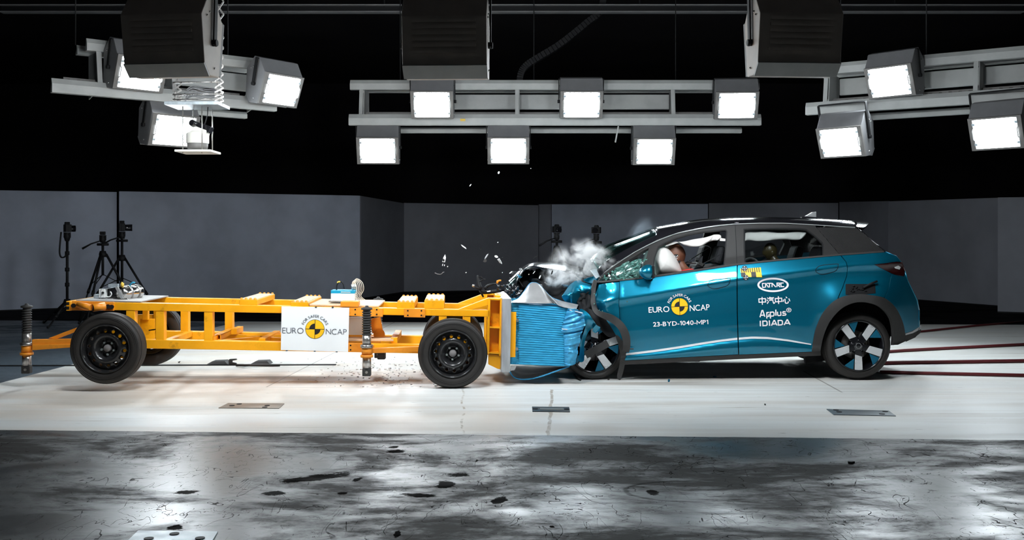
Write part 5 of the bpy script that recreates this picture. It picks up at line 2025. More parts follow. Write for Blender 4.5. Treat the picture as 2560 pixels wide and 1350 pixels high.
lump(at(1400, 735, 10.35), (.36, .16, .22), .16, 1)
lump(at(1335, 722, 10.5), (.28, .22, .20), .18, 2)
lump(at(1430, 790, 10.2), (.36, .25, .24), .12, 3)
lump(at(1458, 742, 9.95), (.12, .12, .16), .2, 4)
lump(at(1470, 790, 9.86), (.10, .10, .22), .2, 5)
lump(at(1300, 724, 10.55), (.14, .2, .12), .25, 6)
MB().box(Vector((.75, 10.75, .40)), (1.1, .9, .42)).build('engine_block', M['engine'], car, bevel=.06)
random.seed(31)
for k in range(34):      # hoses, brackets and torn plastic in the engine bay
    x, y = random.uniform(1295, 1470), random.uniform(690, 760)
    if x < 1400 and y > 735:
        continue
    p = at(x, y, random.uniform(10.0, 10.2))
    q = p + Vector((random.uniform(-.08, .08), random.uniform(-.03, .03), random.uniform(-.08, .08)))
    r_ = p.lerp(q, .5) + Vector((random.uniform(-.03, .03), -.02, random.uniform(-.03, .03)))
    m = random.choice(['plastic', 'engine', 'engine', 'lampdark', 'tealwheel'])
    if k % 3:
        MB().tube([p, r_, q], random.uniform(.006, .014), 6).build('torn_hose', M[m], car)
    else:
        MB().prism([p, r_, q, q + Vector((.02, 0, -.02))], (0, .01, 0)).build('torn_bracket', M[m], car)
# headlamp remains at the bonnet tip
hl = MB().grid(lambda a, b: at(lerp(1270, 1304, a) + 3 * math.sin(7 * b), lerp(705, 672, a) + lerp(0, 22, b) * (1 - .3 * a), 10.3 - .06 * math.sin(PI * b)) , 10, 8)
hl.build('headlamp_lens', M['screen'], car, solid=.006)
hb = MB().grid(lambda a, b: at(lerp(1272, 1306, a), lerp(709, 676, a) + lerp(0, 22, b) * (1 - .3 * a), 10.36), 6, 6)
hb.build('headlamp_body', M['alu'], car, solid=.006)
lump(at(1284, 735, 10.2), (.09, .12, .10), .3, 8, 'crushed_bumper', 'charcoal')
# far front wing and the rest of the nose on the unhit side
fw = [(1210, 760), (1240, 728), (1290, 708), (1360, 702), (1440, 703), (1548, 705), (1548, 812), (1540, 790), (1520, 770), (1490, 760), (1460, 762), (1432, 775), (1412, 800), (1404, 835), (1330, 840), (1240, 835), (1215, 815)]
P, Tr, rim = cdt_fill(fw, (), 8, 10)
V = side_np(P[:, 0], P[:, 1], -.0)
V[:, 1] += .25 * np.clip((1330 - P[:, 0]) / 120, 0, 1) ** 2
V[:, 1] = 2 * YC - V[:, 1]
V[:, 0] = (P[:, 0] - MID) * 9.65 / F
V[:, 2] = EYE - (P[:, 1] - HOR) * 9.65 / F
V[:, 0] += .18
MB().add([Vector(v) for v in V], [tuple(t) for t in Tr], True).build('far_front_wing', M['paint'], car, solid=.01)
MB().grid(lambda a, b: Vector((.06 + .10 * a * a, 10.75 + .55 * a, .22 + .50 * b + .02 * math.sin(20 * a))), 12, 12).build('nose_remains', M['charcoal'], car, solid=.015)

# ------------------------------------------------------------------ underside and cabin
MB().box(Vector((2.05, YC, .27)), (1.9, 1.56, .07)).build('floor_pan', M['black'], car, bevel=.02)
MB().box(Vector((1.72, YC, .20)), (.30, 1.2, .10)).build('battery_guard', M['black'], car, bevel=.01)
for s in (-1, 1):
    MB().box(Vector((1.95, YC + s * .76, .55)), (1.7, .03, .60)).build('door_lining', M['black'], car)
MB().box(Vector((1.05, YC, .62)), (.06, 1.5, .66)).build('firewall', M['black'], car)
MB().prism([Vector((x, YC - .72, z)) for x, z in ((1.02, .92), (1.22, 1.0), (1.42, 1.0), (1.5, .9), (1.45, .7), (1.05, .6))], (0, 1.44, 0)).build('dashboard', M['black'], car, bevel=.03)
MB().box(Vector((3.55, YC, .62)), (.62, 1.05, .45)).build('boot_floor', M['black'], car)


def seat(cx, cy, name, m2, lean=.35, w=.46, back=.62):
    z0 = .50
    R = Matrix.Rotation(lean, 3, 'Y')
    o = thing_part(name, car)
    MB().box(Vector((cx, cy, z0)), (.50, w, .16)).build('seat_cushion', M['seat'], o, bevel=.05)
    p = Vector((cx + .24, cy, z0 + .02))
    b = MB().box(p + R @ Vector((0, 0, back / 2)), (.13, w, back), R)
    b.build('seat_back', M['seat'], o, bevel=.05)
    MB().box(p + R @ Vector((-.02, -w / 2 + .07, back * .62)), (.13, .15, back * .55), R).build('seat_back_bolster', M[m2], o, bevel=.03)
    MB().box(p + R @ Vector((.01, 0, back + .10)), (.10, w * .62, .19), R).build('head_restraint', M['seat'], o, bevel=.04)
    e = MB()
    e.tube([p + R @ Vector((-.09, -w / 2 + .145, back * .36)), p + R @ Vector((-.095, -w / 2 + .145, back * .88))], .006, 6)
    e.build('red_piping', M['redcloth'], o)
    e = MB()
    e.tube([p + R @ Vector((.05, -w / 2 - .004, back * .42)), p + R @ Vector((.05, -w / 2 - .004, back * .92))], .006, 6)
    e.build('red_piping', M['redcloth'], o)
    return o


seat(1.63, 10.10, 'front_seat', 'seatblue', .30)
seat(1.63, 10.88, 'front_seat', 'seatblue', .30)
seat(2.62, 10.10, 'rear_seat', 'seat', .32)
seat(2.62, 10.88, 'rear_seat', 'seat', .32)
# child seats
for cy in (10.12, 10.86):
    o = thing_part('child_seat', car)
    MB().ball(Vector((2.60, cy, .93)), (.15, .20, .24), None, 24, 16).build('child_seat_shell', M['seat'], o)
# seat belts
MB().bar(side(1806, 634, -.06), side(1752, 662, -.08), .004, .042, up=(0, 1, 0)).build('seat_belt', M['seat'], car)
MB().bar(side(1775, 618, -.40), side(1712, 658, -.40), .004, .045, up=(0, 1, 0)).build('seat_belt', M['seat'], car)
MB().box(side(1752, 660, -.05), (.05, .02, .03), Matrix.Rotation(.5, 3, 'Y')).build('belt_buckle', M['chrome'], car)
MB().prism([side(1748, 650, -.08), side(1757, 640, -.08), side(1754, 668, -.08), side(1743, 668, -.08)], (0, .03, 0)).build('belt_stalk', M['seat'], car)
MB().bar(side(1716, 659, -.55), side(1740, 658, -.55), .02, .012).build('mirror_rod', M['zinc'], car)

# airbags
bag = smooth_poly([(1655, 617), (1646, 621), (1638, 636), (1634, 652), (1637, 672), (1646, 690), (1680, 692), (1704, 683), (1700, 665), (1690, 645), (1677, 628), (1666, 619)], 5, True)
bc = np.array([1664, 660])


def bagfn(a, b):
    th, ph = 2 * PI * a, PI * b
    i = a * len(bag)
    k = int(i) % len(bag); fr = i - int(i)
    p = np.array(bag[k]) * (1 - fr) + np.array(bag[(k + 1) % len(bag)]) * fr
    q = bc + (p - bc) * math.sin(ph)
    return at(q[0], q[1], 10.02 - .20 * math.cos(ph))


MB().grid(bagfn, 60, 22).build('steering_airbag', M['bag'], car)
MB().ball(Vector((1.62, 10.88, 1.06)), (.20, .25, .26), None, 24, 16).build('passenger_airbag', M['bag'], car)


def curtain(pts_top, pts_bot, name, lat, puff):
    tp, bt = smooth_poly(pts_top, 6), smooth_poly(pts_bot, 6)

    def row(L, t):
        i = t * (len(L) - 1)
        k = int(min(i, len(L) - 2)); fr = i - k
        return lerp(L[k][0], L[k + 1][0], fr), lerp(L[k][1], L[k + 1][1], fr)

    def fn(a, b):
        u_, l_ = row(tp, a), row(bt, a)
        ph = 2 * PI * b
        v = .5 - .5 * math.cos(ph)
        e = math.sin(PI * min(1, max(0, a * 1.0))) ** .25
        out = puff * math.sin(ph) * (.25 + .75 * e) * (1 + .3 * math.sin(14 * a) + .12 * math.sin(41 * a + 3 * v))
        x, y = lerp(u_[0], l_[0], v), lerp(u_[1], l_[1], v)
        return side(x, y, -lat + out)
    return MB().grid(fn, 60, 24).build(name, M['bag'], car)


curtain([(1696, 604.5), (1712, 603), (1735, 598), (1758, 594.5), (1775, 590), (1786, 586), (1797, 586), (1803, 590)],
        [(1700, 607), (1714, 614), (1735, 617), (1756, 614), (1770, 606), (1782, 602), (1794, 601), (1803, 596)], 'curtain_airbag', .075, .035)
MB().prism([side(1801, 595, -.05), side(1814, 597, -.05), side(1814, 603, -.05), side(1800, 602, -.05)], (0, .02, 0)).build('curtain_airbag_tail', M['bag'], car)
curtain([(1863, 583), (1870, 579.5), (1890, 580), (1910, 578.5), (1935, 581.5), (1960, 582), (1985, 580), (2005, 579.5), (2016, 582)],
        [(1862, 603), (1872, 601.5), (1895, 603.5), (1920, 602), (1945, 599.5), (1970, 599.5), (1992, 600), (2004, 597), (2013, 589)], 'curtain_airbag', .075, .035)
MB().prism([side(1660, 609, -.06), side(1690, 604, -.06), side(1697, 606, -.06), side(1680, 612, -.06), side(1664, 616, -.06)], (0, .03, 0)).build('airbag_strap', M['bag'], car)

# ------------------------------------------------------------------ wheels
def alloy(px, py, Yf, name, R=.3205, Rr=.245, W=.205, phase=-90, flat=0.0, steer=0.0, far=False):
    c0_ = at(px, py, Yf)
    if far:
        c0_ = Vector((c0_.x, 2 * YC - c0_.y, c0_.z))
    wh = thing_part('wheel', car)
    s = 1 if far else -1
    ax = Matrix.Rotation(steer, 3, 'Z') @ Vector((0, s, 0))
    e1 = Vector((0, 0, 1))
    e2 = ax.cross(e1) * -1 if not far else ax.cross(e1)
    # near wheels: e2 must point to +x
    if e2.x < 0:
        e2 = -e2
    t = MB()
    t.lathe([(Rr - .006, -W * .92), (.27, -W), (.305, -W * .9), (R - .002, -W * .78), (R, -W * .5), (R - .002, -W * .22), (.305, -W * .09), (.288, -.004), (.268, 0), (Rr + .004, -.006), (Rr - .006, -.018)], c0_, ax, 72)
    if flat:
        zmin = .0
        for p in t.v:
            if p.z < .03 + flat:
                p.z = max(p.z, .002)
                p.y += ax.y * .02
    for k in range(3):
        h = -W * (.3 + .2 * k)
        t.lathe([(R - .002, h - .018), (R + .002, h - .016), (R + .002, h + .016), (R - .002, h + .018)], c0_, ax, 72)
    for p in t.v:
        p.z = max(p.z, .001)
    t.build('tyre', M['rubber'], wh)
    b = MB()
    b.lathe([(Rr + .003, -.006), (Rr, .002), (Rr - .010, -.004), (Rr - .014, -.03), (Rr - .02, -.06), (Rr - .03, -.19), (.05, -.19), (0, -.19)], c0_, ax, 64)
    b.build('rim_barrel', M['blackg'], wh)

    def put(x, y, h):
        return c0_ + e2 * x + e1 * y + ax * h

    def piece(name_, poly, m, h0, h1, bev=.003):
        P = [put(x, y, h1) for x, y in poly]
        MB().prism(P, ax * (h0 - h1)).build(name_, m, wh, bevel=bev)
    MB().lathe([(0, -.01), (.03, -.01), (.033, -.014), (.055, -.02), (.075, -.03), (.08, -.09)], c0_, ax, 40).build('hub', M['blackg'], wh)
    MB().lathe([(.022, -.009), (.025, -.006), (.028, -.009)], c0_, ax, 32).build('hub_ring', M['lampbody'], wh)
    for k in range(5):
        a = math.radians(phase + 72 * k)
        ca, sa = math.cos(a), math.sin(a)
        rot = lambda r_, q: (r_ * ca - q * sa, r_ * sa + q * ca)
        # dark spoke arm, silver face, teal wedge
        piece('spoke', [rot(.04, -.030), rot(Rr - .012, -.046), rot(Rr - .012, .046), rot(.04, .030)], M['blackg'], -.045, -.016)
        piece('spoke_face', [rot(.085, -.034), rot(.105, .034), rot(Rr - .010, .040), rot(Rr - .004, .02), rot(Rr - .004, -.02), rot(Rr - .012, -.036)], M['spoke'], -.016, -.008)
        wedge = [rot(.125, -.040)] + [((Rr - .010) * math.cos(a - math.radians(g)), (Rr - .010) * math.sin(a - math.radians(g))) for g in (12, 18, 24, 30, 35)]
        piece('wheel_insert', wedge, M['tealwheel'], -.022, -.012)
        a2 = a + math.radians(36)
        p = put(.052 * math.cos(a2), .052 * math.sin(a2), -.03)
        MB().cyl(p, p + ax * .012, .008, 8).build('lug_nut', M['lampbody'], wh)
    MB().lathe([(.05, -.10), (.14, -.10), (.14, -.12), (.05, -.12)], c0_, ax, 40).build('brake_disc', M['steel'], wh)
    return wh


alloy(2147.3, 864.8, 9.63, 'wheel')
alloy(2147.3, 864.8, 9.63, 'wheel', far=True)
alloy(1487, 869, 9.70, 'wheel', phase=-54, R=.305, flat=.02, steer=math.radians(4))
alloy(1450, 864, 9.66, 'wheel', far=True)
MB().bar(side(1464, 888, .02), side(1520, 858, .02), .02, .07).build('bent_bracket', M['plastic'], car)
MB().prism([side(1483, 820, .03), side(1490, 812, .03), side(1501, 818, .03), side(1498, 828, .03), side(1488, 833, .03), side(1481, 828, .03)], (0, .008, 0)).build('torn_paint_scrap', M['paint'], car)
# rear wheel housings
for s in (1, -1):
    c = at(2147.3, 820, 9.66)
    mb = MB()
    mb.lathe([(.372, .16), (.372, .42), (0, .42)], Vector((c.x, c.y if s > 0 else 2 * YC - c.y, c.z - .04)), (0, s, 0), 48)
    mb.build('wheel_housing', M['black'], car)
MB().cyl(at(2147.3, 866, 9.9), Vector((at(2147.3, 866, 9.9).x, 11.0, at(2147.3, 866, 9.9).z)), .05, 12).build('rear_axle', M['black'], car)
MB().bar(at(2010, 893, 10.0), at(2100, 880, 10.0), .05, .12).build('trailing_arm', M['black'], car)
# towing eye, charging recess with torn insulation
mb = MB()
P, Tr, rim = cdt_fill(hole, (), 4, 5)
mb.add([side(x, y, .003) for x, y in P], [tuple(t) for t in Tr])
mb.build('sensor_recess', M['black'], quarter[0])
random.seed(8)
for k in range(14):
    x, y = random.uniform(2124, 2176), random.uniform(716, 729)
    p, q = side(x, y, .004), side(x + random.uniform(-9, 9), y + random.uniform(-4, 4), .006)
    MB().tube([p, p.lerp(q, .5) + Vector((0, -.004, .004)), q], random.uniform(.004, .008), 6).build('taped_cable', M['black'], quarter[0])
MB().tube([side(2158, 719, .02), side(2178, 709, .03), side(2193, 703, .04)], .011, 8).build('cable_end', M['black'], quarter[0])

# ------------------------------------------------------------------ lettering and marks on the doors
def door_lay(name, V, Fs, m, lift, par):
    return MB().add([side(x, y, (.0034 + .0009 * lift)) for x, y in V], Fs).build(name, m, par)


fdn, rdn = front_doors[0], rear_doors[0]


def put_door(px, py, lift):
    return side(px, py, (.0034 + .0009 * lift))


lay = emblem('', 1699, 766.5, .9, put_door, fdn, M['vinyl'], math.radians(-2.2), .012)


def txt(s, height, weight, gap, width, x, y, ang, m=None, par=None, shear=0.0):
    V, Fs, w = text2d(s, height, weight, gap, 1.0, width)
    ca, sa = math.cos(ang), math.sin(ang)
    V = [(x + (p[0] + shear * p[1]) * ca - p[1] * sa, y + (p[0] + shear * p[1]) * sa + p[1] * ca) for p in V]
    return door_lay('lettering', V, Fs, m or M['vinyl'], 1, par)


txt('EURO', 13.8, .004, .10, 52, 1621.8, 781.8, math.radians(-2.6), par=fdn)
txt('NCAP', 14.5, .004, .10, 50, 1724.5, 777.8, math.radians(-3.2), par=fdn)
txt('23-BYD-1040-MP1', 10.8, .014, .10, 138, 1633, 816.4, math.radians(-2.6), par=fdn)
# oval with angular letters
S = 7.5
zx = lambda x, y: (1820 + x / S, 640 + y / S)
el_o, el_i = circle(zx(845, 542), 295 / S, 48, ry=135 / S), circle(zx(845, 542), 258 / S, 48, ry=102 / S)
n = len(el_o)
sh = lambda p: (p[0], p[1] - (p[0] - 1932.7) * .0)
door_lay('oval_mark', [sh(p) for p in el_o + el_i], [(i, (i + 1) % n, n + (i + 1) % n, n + i) for i in range(n)], M['vinyl'], 1, rdn)
CAT = [
    [(688, 514), (645, 515), (650, 588), (690, 587)],
    [(704, 592), (704, 514), (708, 514), (760, 590)], [(728, 512), (816, 511)], [(776, 512), (778, 590)],
    [(826, 582), (826, 513), (832, 513), (896, 582)],
    [(918, 582), (918, 508), (966, 508), (968, 540), (922, 543)], [(936, 543), (976, 582)],
    [(1044, 506), (992, 506), (996, 576), (1052, 574)],
]
V, Fs = strokes2d([[zx(*p) for p in l] for l in CAT], 2.5)
door_lay('lettering', V, Fs, M['vinyl'], 1, rdn)
# four han characters
H = [
    [(578, 805), (700, 798), (706, 862), (582, 868), (578, 805)], [(638, 768), (645, 914)],
    [(735, 782), (758, 800)], [(724, 822), (748, 838)], [(735, 895), (762, 850)],
    [(788, 766), (768, 810)], [(782, 786), (862, 780)], [(785, 808), (852, 803)], [(770, 832), (842, 827)], [(842, 827), (846, 862), (858, 888), (872, 884), (874, 868)],
    [(886, 798), (1006, 790), (1010, 852), (890, 860), (886, 798)], [(944, 755), (950, 898)],
    [(1044, 815), (1034, 858)], [(1068, 800), (1074, 872), (1086, 886), (1118, 884), (1128, 874), (1130, 850)], [(1084, 765), (1108, 790)], [(1140, 796), (1162, 850)],
]
V, Fs = strokes2d([[zx(*p) for p in l] for l in H], 2.3)
door_lay('lettering', V, Fs, M['vinyl'], 1, rdn)
# word mark with joined letters and a plus in a rounded square
AP = [
    [(600, 1148), (636, 1024), (652, 1022), (690, 1138)], [(618, 1112), (678, 1108)],
    [(728, 1172), (728, 1062), (770, 1058)], [(768, 1090), (768, 1130), (740, 1132)],
    [(797, 1172), (793, 1055), (845, 1050), (862, 1065), (864, 1108), (850, 1124), (800, 1128)],
    [(896, 1005), (898, 1120)],
    [(928, 1045), (931, 1105), (945, 1118), (985, 1115)], [(988, 1042), (992, 1120)],
    [(1082, 1046), (1035, 1044), (1026, 1058), (1035, 1075), (1075, 1080), (1086, 1094), (1076, 1110), (1018, 1112)],
]
V, Fs = strokes2d([[zx(*p) for p in l] for l in AP], 2.9)
door_lay('lettering', V, Fs, M['vinyl'], 1, rdn)
rr = smooth_poly([zx(*p) for p in ((1108, 992), (1142, 977), (1172, 990), (1182, 1012), (1170, 1040), (1140, 1050), (1110, 1040), (1098, 1014))], 4, True)
V, Fs = strokes2d([rr + [rr[0]]], 1.6)
door_lay('plus_mark', V, Fs, M['vinyl'], 1, rdn)
V, Fs = strokes2d([[zx(1118, 1014), zx(1162, 1012)], [zx(1140, 990), zx(1140, 1036)]], 1.5)
door_lay('plus_mark', V, Fs, M['vinyl'], 1, rdn)
ID = [
    [(605, 1215), (608, 1318)],
    [(655, 1307), (652, 1222), (710, 1219), (732, 1235), (734, 1288), (716, 1303), (655, 1307)],
    [(775, 1208), (780, 1308)],
    [(815, 1305), (862, 1208), (872, 1208), (918, 1300)], [(840, 1276), (895, 1272)],
    [(944, 1296), (940, 1210), (998, 1206), (1020, 1222), (1022, 1275), (1004, 1291), (944, 1296)],
    [(1052, 1294), (1108, 1196), (1116, 1196), (1164, 1288)], [(1082, 1264), (1140, 1260)],
]
V, Fs = strokes2d([[zx(*p) for p in l] for l in ID], 3.0)
door_lay('lettering', V, Fs, M['vinyl'], 1, rdn)

# yellow and black measuring sticker with two target dots
stk = rdn
ra = lambda t, h: (lerp(lerp(1850.5, 1902, t), lerp(1853, 1905, t), h), lerp(lerp(671.5, 668.5, t), lerp(692, 693, t), h))
def quadf(t0, t1, h0, h1):
    return [ra(t0, h0), ra(t1, h0), ra(t1, h1), ra(t0, h1)], [(0, 1, 2, 3)]
def sub(t0, t1, h0, h1, n=8):
    V, Fs = [], []
    for i in range(n + 1):
        V += [ra(lerp(t0, t1, i / n), h0), ra(lerp(t0, t1, i / n), lerp(h0, h1, .33)), ra(lerp(t0, t1, i / n), lerp(h0, h1, .67)), ra(lerp(t0, t1, i / n), h1)]
    for i in range(n):
        for j in range(3):
            Fs.append((i * 4 + j, (i + 1) * 4 + j, (i + 1) * 4 + j + 1, i * 4 + j + 1))
    return V, Fs


door_lay('scale_sticker', *sub(0, 1, 0, 1, 24), M['markyellow'], 0, stk)
for i in range(9):
    t0 = .062 + i * .105
    door_lay('scale_tick', *sub(t0 - .022, t0 + .018, 0, .48, 1), M['inkblack'], 1, stk)
door_lay('scale_block', *sub(0, .22, .5, 1, 2), M['inkblack'], 1, stk)
door_lay('scale_block', *sub(.50, .73, .45, 1, 2), M['inkblack'], 1, stk)


def target(px, py, r, par, put, k=1.0):
    mb = MB().add([put(x, y, 4) for x, y in circle((px, py), r, 20)], [tuple(range(20))])
    mb.build('target_dot', M['inkblack'], par)
    for dx, dy in ((0, 0), (-.62, .02), (.62, -.04), (-.06, -.62), (.08, .62)):
        mb = MB().add([put(x, y, 5) for x, y in circle((px + dx * r, py + dy * r * k), r * .17, 8)], [tuple(range(8))])
        mb.build('target_spot', M['vinyl'], par)


target(1861.5, 671, 7, stk, put_door)
target(1864.5, 694, 7, stk, put_door)
def put_roof(px, py, lift):
    cy = float(interp(CANT, px))
    w = np.clip((cy - py) / 16 * .055, 0, .2)
    p = upper(px, w)
    return p + Vector((0, -.004 - .001 * lift, .004 + .001 * lift))


target(1842, 554.5, 6, car, put_roof, .55)

# ================================================================== DUMMIES
def skinned(name, joints, links, m, parent, sub=2):
    """continuous body grown round a skeleton: joints {name: (point, radius)}"""
    keys = list(joints)
    me = bpy.data.meshes.new(name)
    o0 = org(parent)
    me.from_pydata([tuple(Vector(joints[k][0]) - o0) for k in keys], [(keys.index(a), keys.index(b)) for a, b in links], [])
    o = bpy.data.objects.new(name, me)
    COL.objects.link(o)
    o.parent = parent
    md = o.modifiers.new('skin', 'SKIN')
    md.use_smooth_shade = True
    sv = me.skin_vertices[0].data
    for i, k in enumerate(keys):
        r = joints[k][1]
        sv[i].radius = r if isinstance(r, tuple) else (r, r)
        sv[i].use_root = (i == 0)
    md2 = o.modifiers.new('subd', 'SUBSURF')
    md2.levels = md2.render_levels = sub
    me.materials.append(m)
    return o


def dummy(label, hx, hy, hz, k, skin, shirt, name='crash_test_dummy'):
    """seated figure facing -x, head centre at (hx, hy, hz), k = size"""
    t = thing(name, label, 'dummy', (hx + .22 * k, hy, hz - .62 * k))
    P = lambda x, y, z: Vector((hx + x * k, hy + y * k, hz + z * k))
    J = {'pelvis': (P(.24, 0, -.60), .15 * k), 'belly': (P(.20, 0, -.42), .135 * k), 'chest': (P(.13, 0, -.25), (.15 * k, .13 * k)), 'neck': (P(.05, 0, -.12), .06 * k), 'skull': (P(.01, 0, -.03), .07 * k)}
    L = [('pelvis', 'belly'), ('belly', 'chest'), ('chest', 'neck'), ('neck', 'skull')]
    for s, n in ((-1, 'l'), (1, 'r')):
        J.update({n + 'sh': (P(.12, s * .17, -.20), .065 * k), n + 'el': (P(.0, s * .23, -.44), .05 * k), n + 'wr': (P(-.22, s * .18, -.36), .034 * k), n + 'ha': (P(-.30, s * .16, -.34), (.022 * k, .04 * k)),
                  n + 'hip': (P(.18, s * .10, -.64), .10 * k), n + 'kn': (P(-.24, s * .15, -.58), .068 * k), n + 'an': (P(-.42, s * .14, -.92), .045 * k), n + 'toe': (P(-.58, s * .14, -.93), .035 * k)})
        L += [('chest', n + 'sh'), (n + 'sh', n + 'el'), (n + 'el', n + 'wr'), (n + 'wr', n + 'ha'), ('pelvis', n + 'hip'), (n + 'hip', n + 'kn'), (n + 'kn', n + 'an'), (n + 'an', n + 'toe')]
        for q in range(4):
            J[n + 'f%d' % q] = (P(-.37, s * (.125 + .022 * q), -.345 - .006 * q), .009 * k)
            J[n + 'g%d' % q] = (P(-.40, s * (.125 + .022 * q), -.385), .008 * k)
            L += [(n + 'ha', n + 'f%d' % q), (n + 'f%d' % q, n + 'g%d' % q)]
        J[n + 't'] = (P(-.33, s * .105, -.32), .010 * k)
        L += [(n + 'ha', n + 't')]
    skinned('body', J, L, skin, t)
    Js = {'belly': (P(.21, 0, -.46), .155 * k), 'chest': (P(.13, 0, -.25), (.168 * k, .148 * k)), 'collar': (P(.09, 0, -.155), .085 * k)}
    Ls = [('belly', 'chest'), ('chest', 'collar')]
    for s, n in ((-1, 'l'), (1, 'r')):
        Js[n + 'sh'] = (P(.12, s * .18, -.20), .085 * k)
        Js[n + 'sl'] = (P(.05, s * .21, -.33), .070 * k)
        Ls += [('chest', n + 'sh'), (n + 'sh', n + 'sl')]
    skinned('shirt', Js, Ls, shirt, t)

    def headfn(p):
        x, y, z = p
        if z < 0:
            p.x = x * (1 - .10 * (-z / .12)) - .012 * (-z / .12) * k
            p.y = y * (1 - .28 * (-z / .12))
        if x < -.05 * k and abs(y) < .03 * k and -.05 * k < z < .02 * k:
            p.x -= .018 * k
        return p
    h = MB().ball(P(0, 0, 0), (.098 * k, .078 * k, .122 * k), Matrix.Rotation(-.15, 3, 'Y'), 32, 22, headfn).build('head', skin, t)
    for s in (-1, 1):
        MB().ball(P(.012, s * .074, -.02), (.022 * k, .01 * k, .032 * k), None, 12, 8).build('ear', skin, h)
        MB().ball(P(-.085, s * .03, .012), .011 * k, None, 10, 8).build('eye', M['inkblack'], h)
    MB().tube([P(-.097, -.022, -.062), P(-.104, 0, -.064), P(-.097, .022, -.062)], .005 * k, 6).build('mouth', M['inkblack'], h)
    return t, h


dt, dh = dummy('brown headed crash test dummy in red cloth behind the white steering airbag', 1.655, 10.08, 1.20, 1.06, M['brown'], M['redcloth'])
c = at(1690.5, 642, 9.993)
MB().cyl(c, c + Vector((0, .02, 0)), .027, 20).build('target_marker', M['inkblack'], dh)
for dx, dz in ((0, 0), (-.013, .008), (.012, .010), (-.010, -.012), (.008, -.016)):
    q = c + Vector((dx, -.001, dz))
    MB().cyl(q, q + Vector((0, .004, 0)), .0042, 10).build('target_spot', M['vinyl'], dh)
q = at(1699, 653.5, 9.995)
MB().cyl(q, q + Vector((0, .02, 0)), .011, 12).build('ear_plug', M['inkblack'], dh)
dummy('small dark olive headed child dummy seen through the rear door window', 2.60, 10.02, 1.245, .72, M['olive'], M['seat'], 'child_dummy')

# ================================================================== SMOKE
def smoke(name, label, c, r, density, col, scale, seed, thr=(.46, .66)):
    N = Nodes(name)
    N.n.remove(N.b)
    co = N.coord('Object')
    mp = N.add('ShaderNodeMapping')
    N.put(mp.inputs[0], co)
    mp.inputs['Scale'].default_value = (1 / r[0], 1 / r[1], 1 / r[2])
    ln = N.add('ShaderNodeVectorMath', operation='LENGTH')
    N.put(ln.inputs[0], mp.outputs[0])
    n1 = N.noise(scale, 7, vec=co, rough=.68, dist=.9, off=(seed, seed * 2, 0))
    n2 = N.noise(scale * .4, 3, vec=co, off=(seed * 3, 1, 4))
    fall = N.ramp(N.math('ADD', ln.outputs['Value'], N.math('MULTIPLY', N.math('SUBTRACT', n2, .5), .9)), .25, .95, 1, 0)
    d = N.math('MULTIPLY', N.ramp(n1, *thr), fall)
    d = N.math('MULTIPLY', d, N.ramp(ln.outputs['Value'], .8, 1.0, 1, 0))
    v = N.add('ShaderNodeVolumePrincipled')
    v.inputs['Color'].default_value = (*col, 1)
    v.inputs['Anisotropy'].default_value = .1
    N.put(v.inputs['Density'], N.math('MULTIPLY', d, density))
    N.put(N.out.inputs['Volume'], v.outputs[0])
    me = MB().ball((0, 0, 0), r, None, 32, 18)
    o = me.build(name, N.m)
    o.location = c
    return tag(o, label, 'smoke', kind='stuff')


smoke('smoke_puff', 'white smoke puff rising between bonnet and windscreen', at(1452, 652, 9.97), (.40, .20, .27), 28, (1, 1, 1), 6.5, 2)
smoke('smoke_streak', 'pale smoke drifting along the torn bonnet edge', at(1404, 690, 9.9), (.27, .16, .14), 26, (1, 1, 1), 8.5, 5, (.47, .66))
smoke('smoke_haze', 'faint bluish haze above the windscreen', at(1612, 588, 10.3), (.24, .2, .22), 2.2, (.75, .88, 1), 4, 9)

# ================================================================== DEBRIS
def shard(px, py, L, W, ang, m, Y, label, name='shard', z=None, shape=0, group=None):
    """angular chip; L, W in photo pixels at distance Y; ang anticlockwise"""
    s = Y / F
    c = at(px, py, Y)
    rnd = random.Random(int(px * 7 + py))
    a = math.radians(ang)
    e1 = Vector((math.cos(a), rnd.uniform(-.3, .3), math.sin(a)))
    e2 = Vector((-math.sin(a), rnd.uniform(-.2, .2), math.cos(a)))
    l, w = L * s / 2, W * s / 2
    forms = [[(-1, -.3), (-.4, -1), (.5, -.8), (1, .1), (.4, .9), (-.6, .7)], [(-1, 0), (-.3, -.9), (1, -.2), (.6, .8), (-.4, .6)], [(-1, -.8), (.2, -1), (1, 0), (.2, .7), (-1, 1)]]
    P = [c + e1 * x * l + e2 * y * w for x, y in forms[shape]]
    mb = MB().prism(P, Vector((.2 * w, max(.004, w * .5), .1 * w)))
    o = mb.build(name, M[m], bevel=.0012)
    o.data.update()
    return tag(o, label, 'debris', group)


DY = 10.0
shard(1159, 617, 18, 4, -40, 'vinyl', DY, 'slim white shard flying highest above the yellow gusset beams', shape=1)
o = shard(1110.5, 646, 19, 7, 80, 'vinyl', DY, 'white teardrop shaped fragment flying above the third cross beam', shape=2)
MB().ball(at(1109, 650, DY - .01), (.010, .006, .014), None, 10, 8).build('dark_socket', M['inkblack'], None).parent = o
shard(1106.5, 662, 6, 2, 75, 'case', DY, 'tiny pale chip just below the white teardrop fragment')
shard(1111, 663, 5, 2, 80, 'case', DY, 'tiny pale chip right of its twin below the teardrop fragment')
shard(1119, 666.5, 3, 2.5, 20, 'vinyl', DY, 'white speck lower right of the teardrop fragment')
tag(MB().tube([at(1087, 682, DY), at(1093, 685, DY), at(1099, 686, DY), at(1104, 685, DY), at(1107, 681, DY), at(1111, 680, DY)], .004, 6).build('wire_scrap', M['lampbody']), 'thin curved wire scrap flying left above the third cross beam', 'debris')
o = shard(1216, 641, 18, 3.5, 55, 'silver', DY, 'slender grey shard flying above the barrier plate')
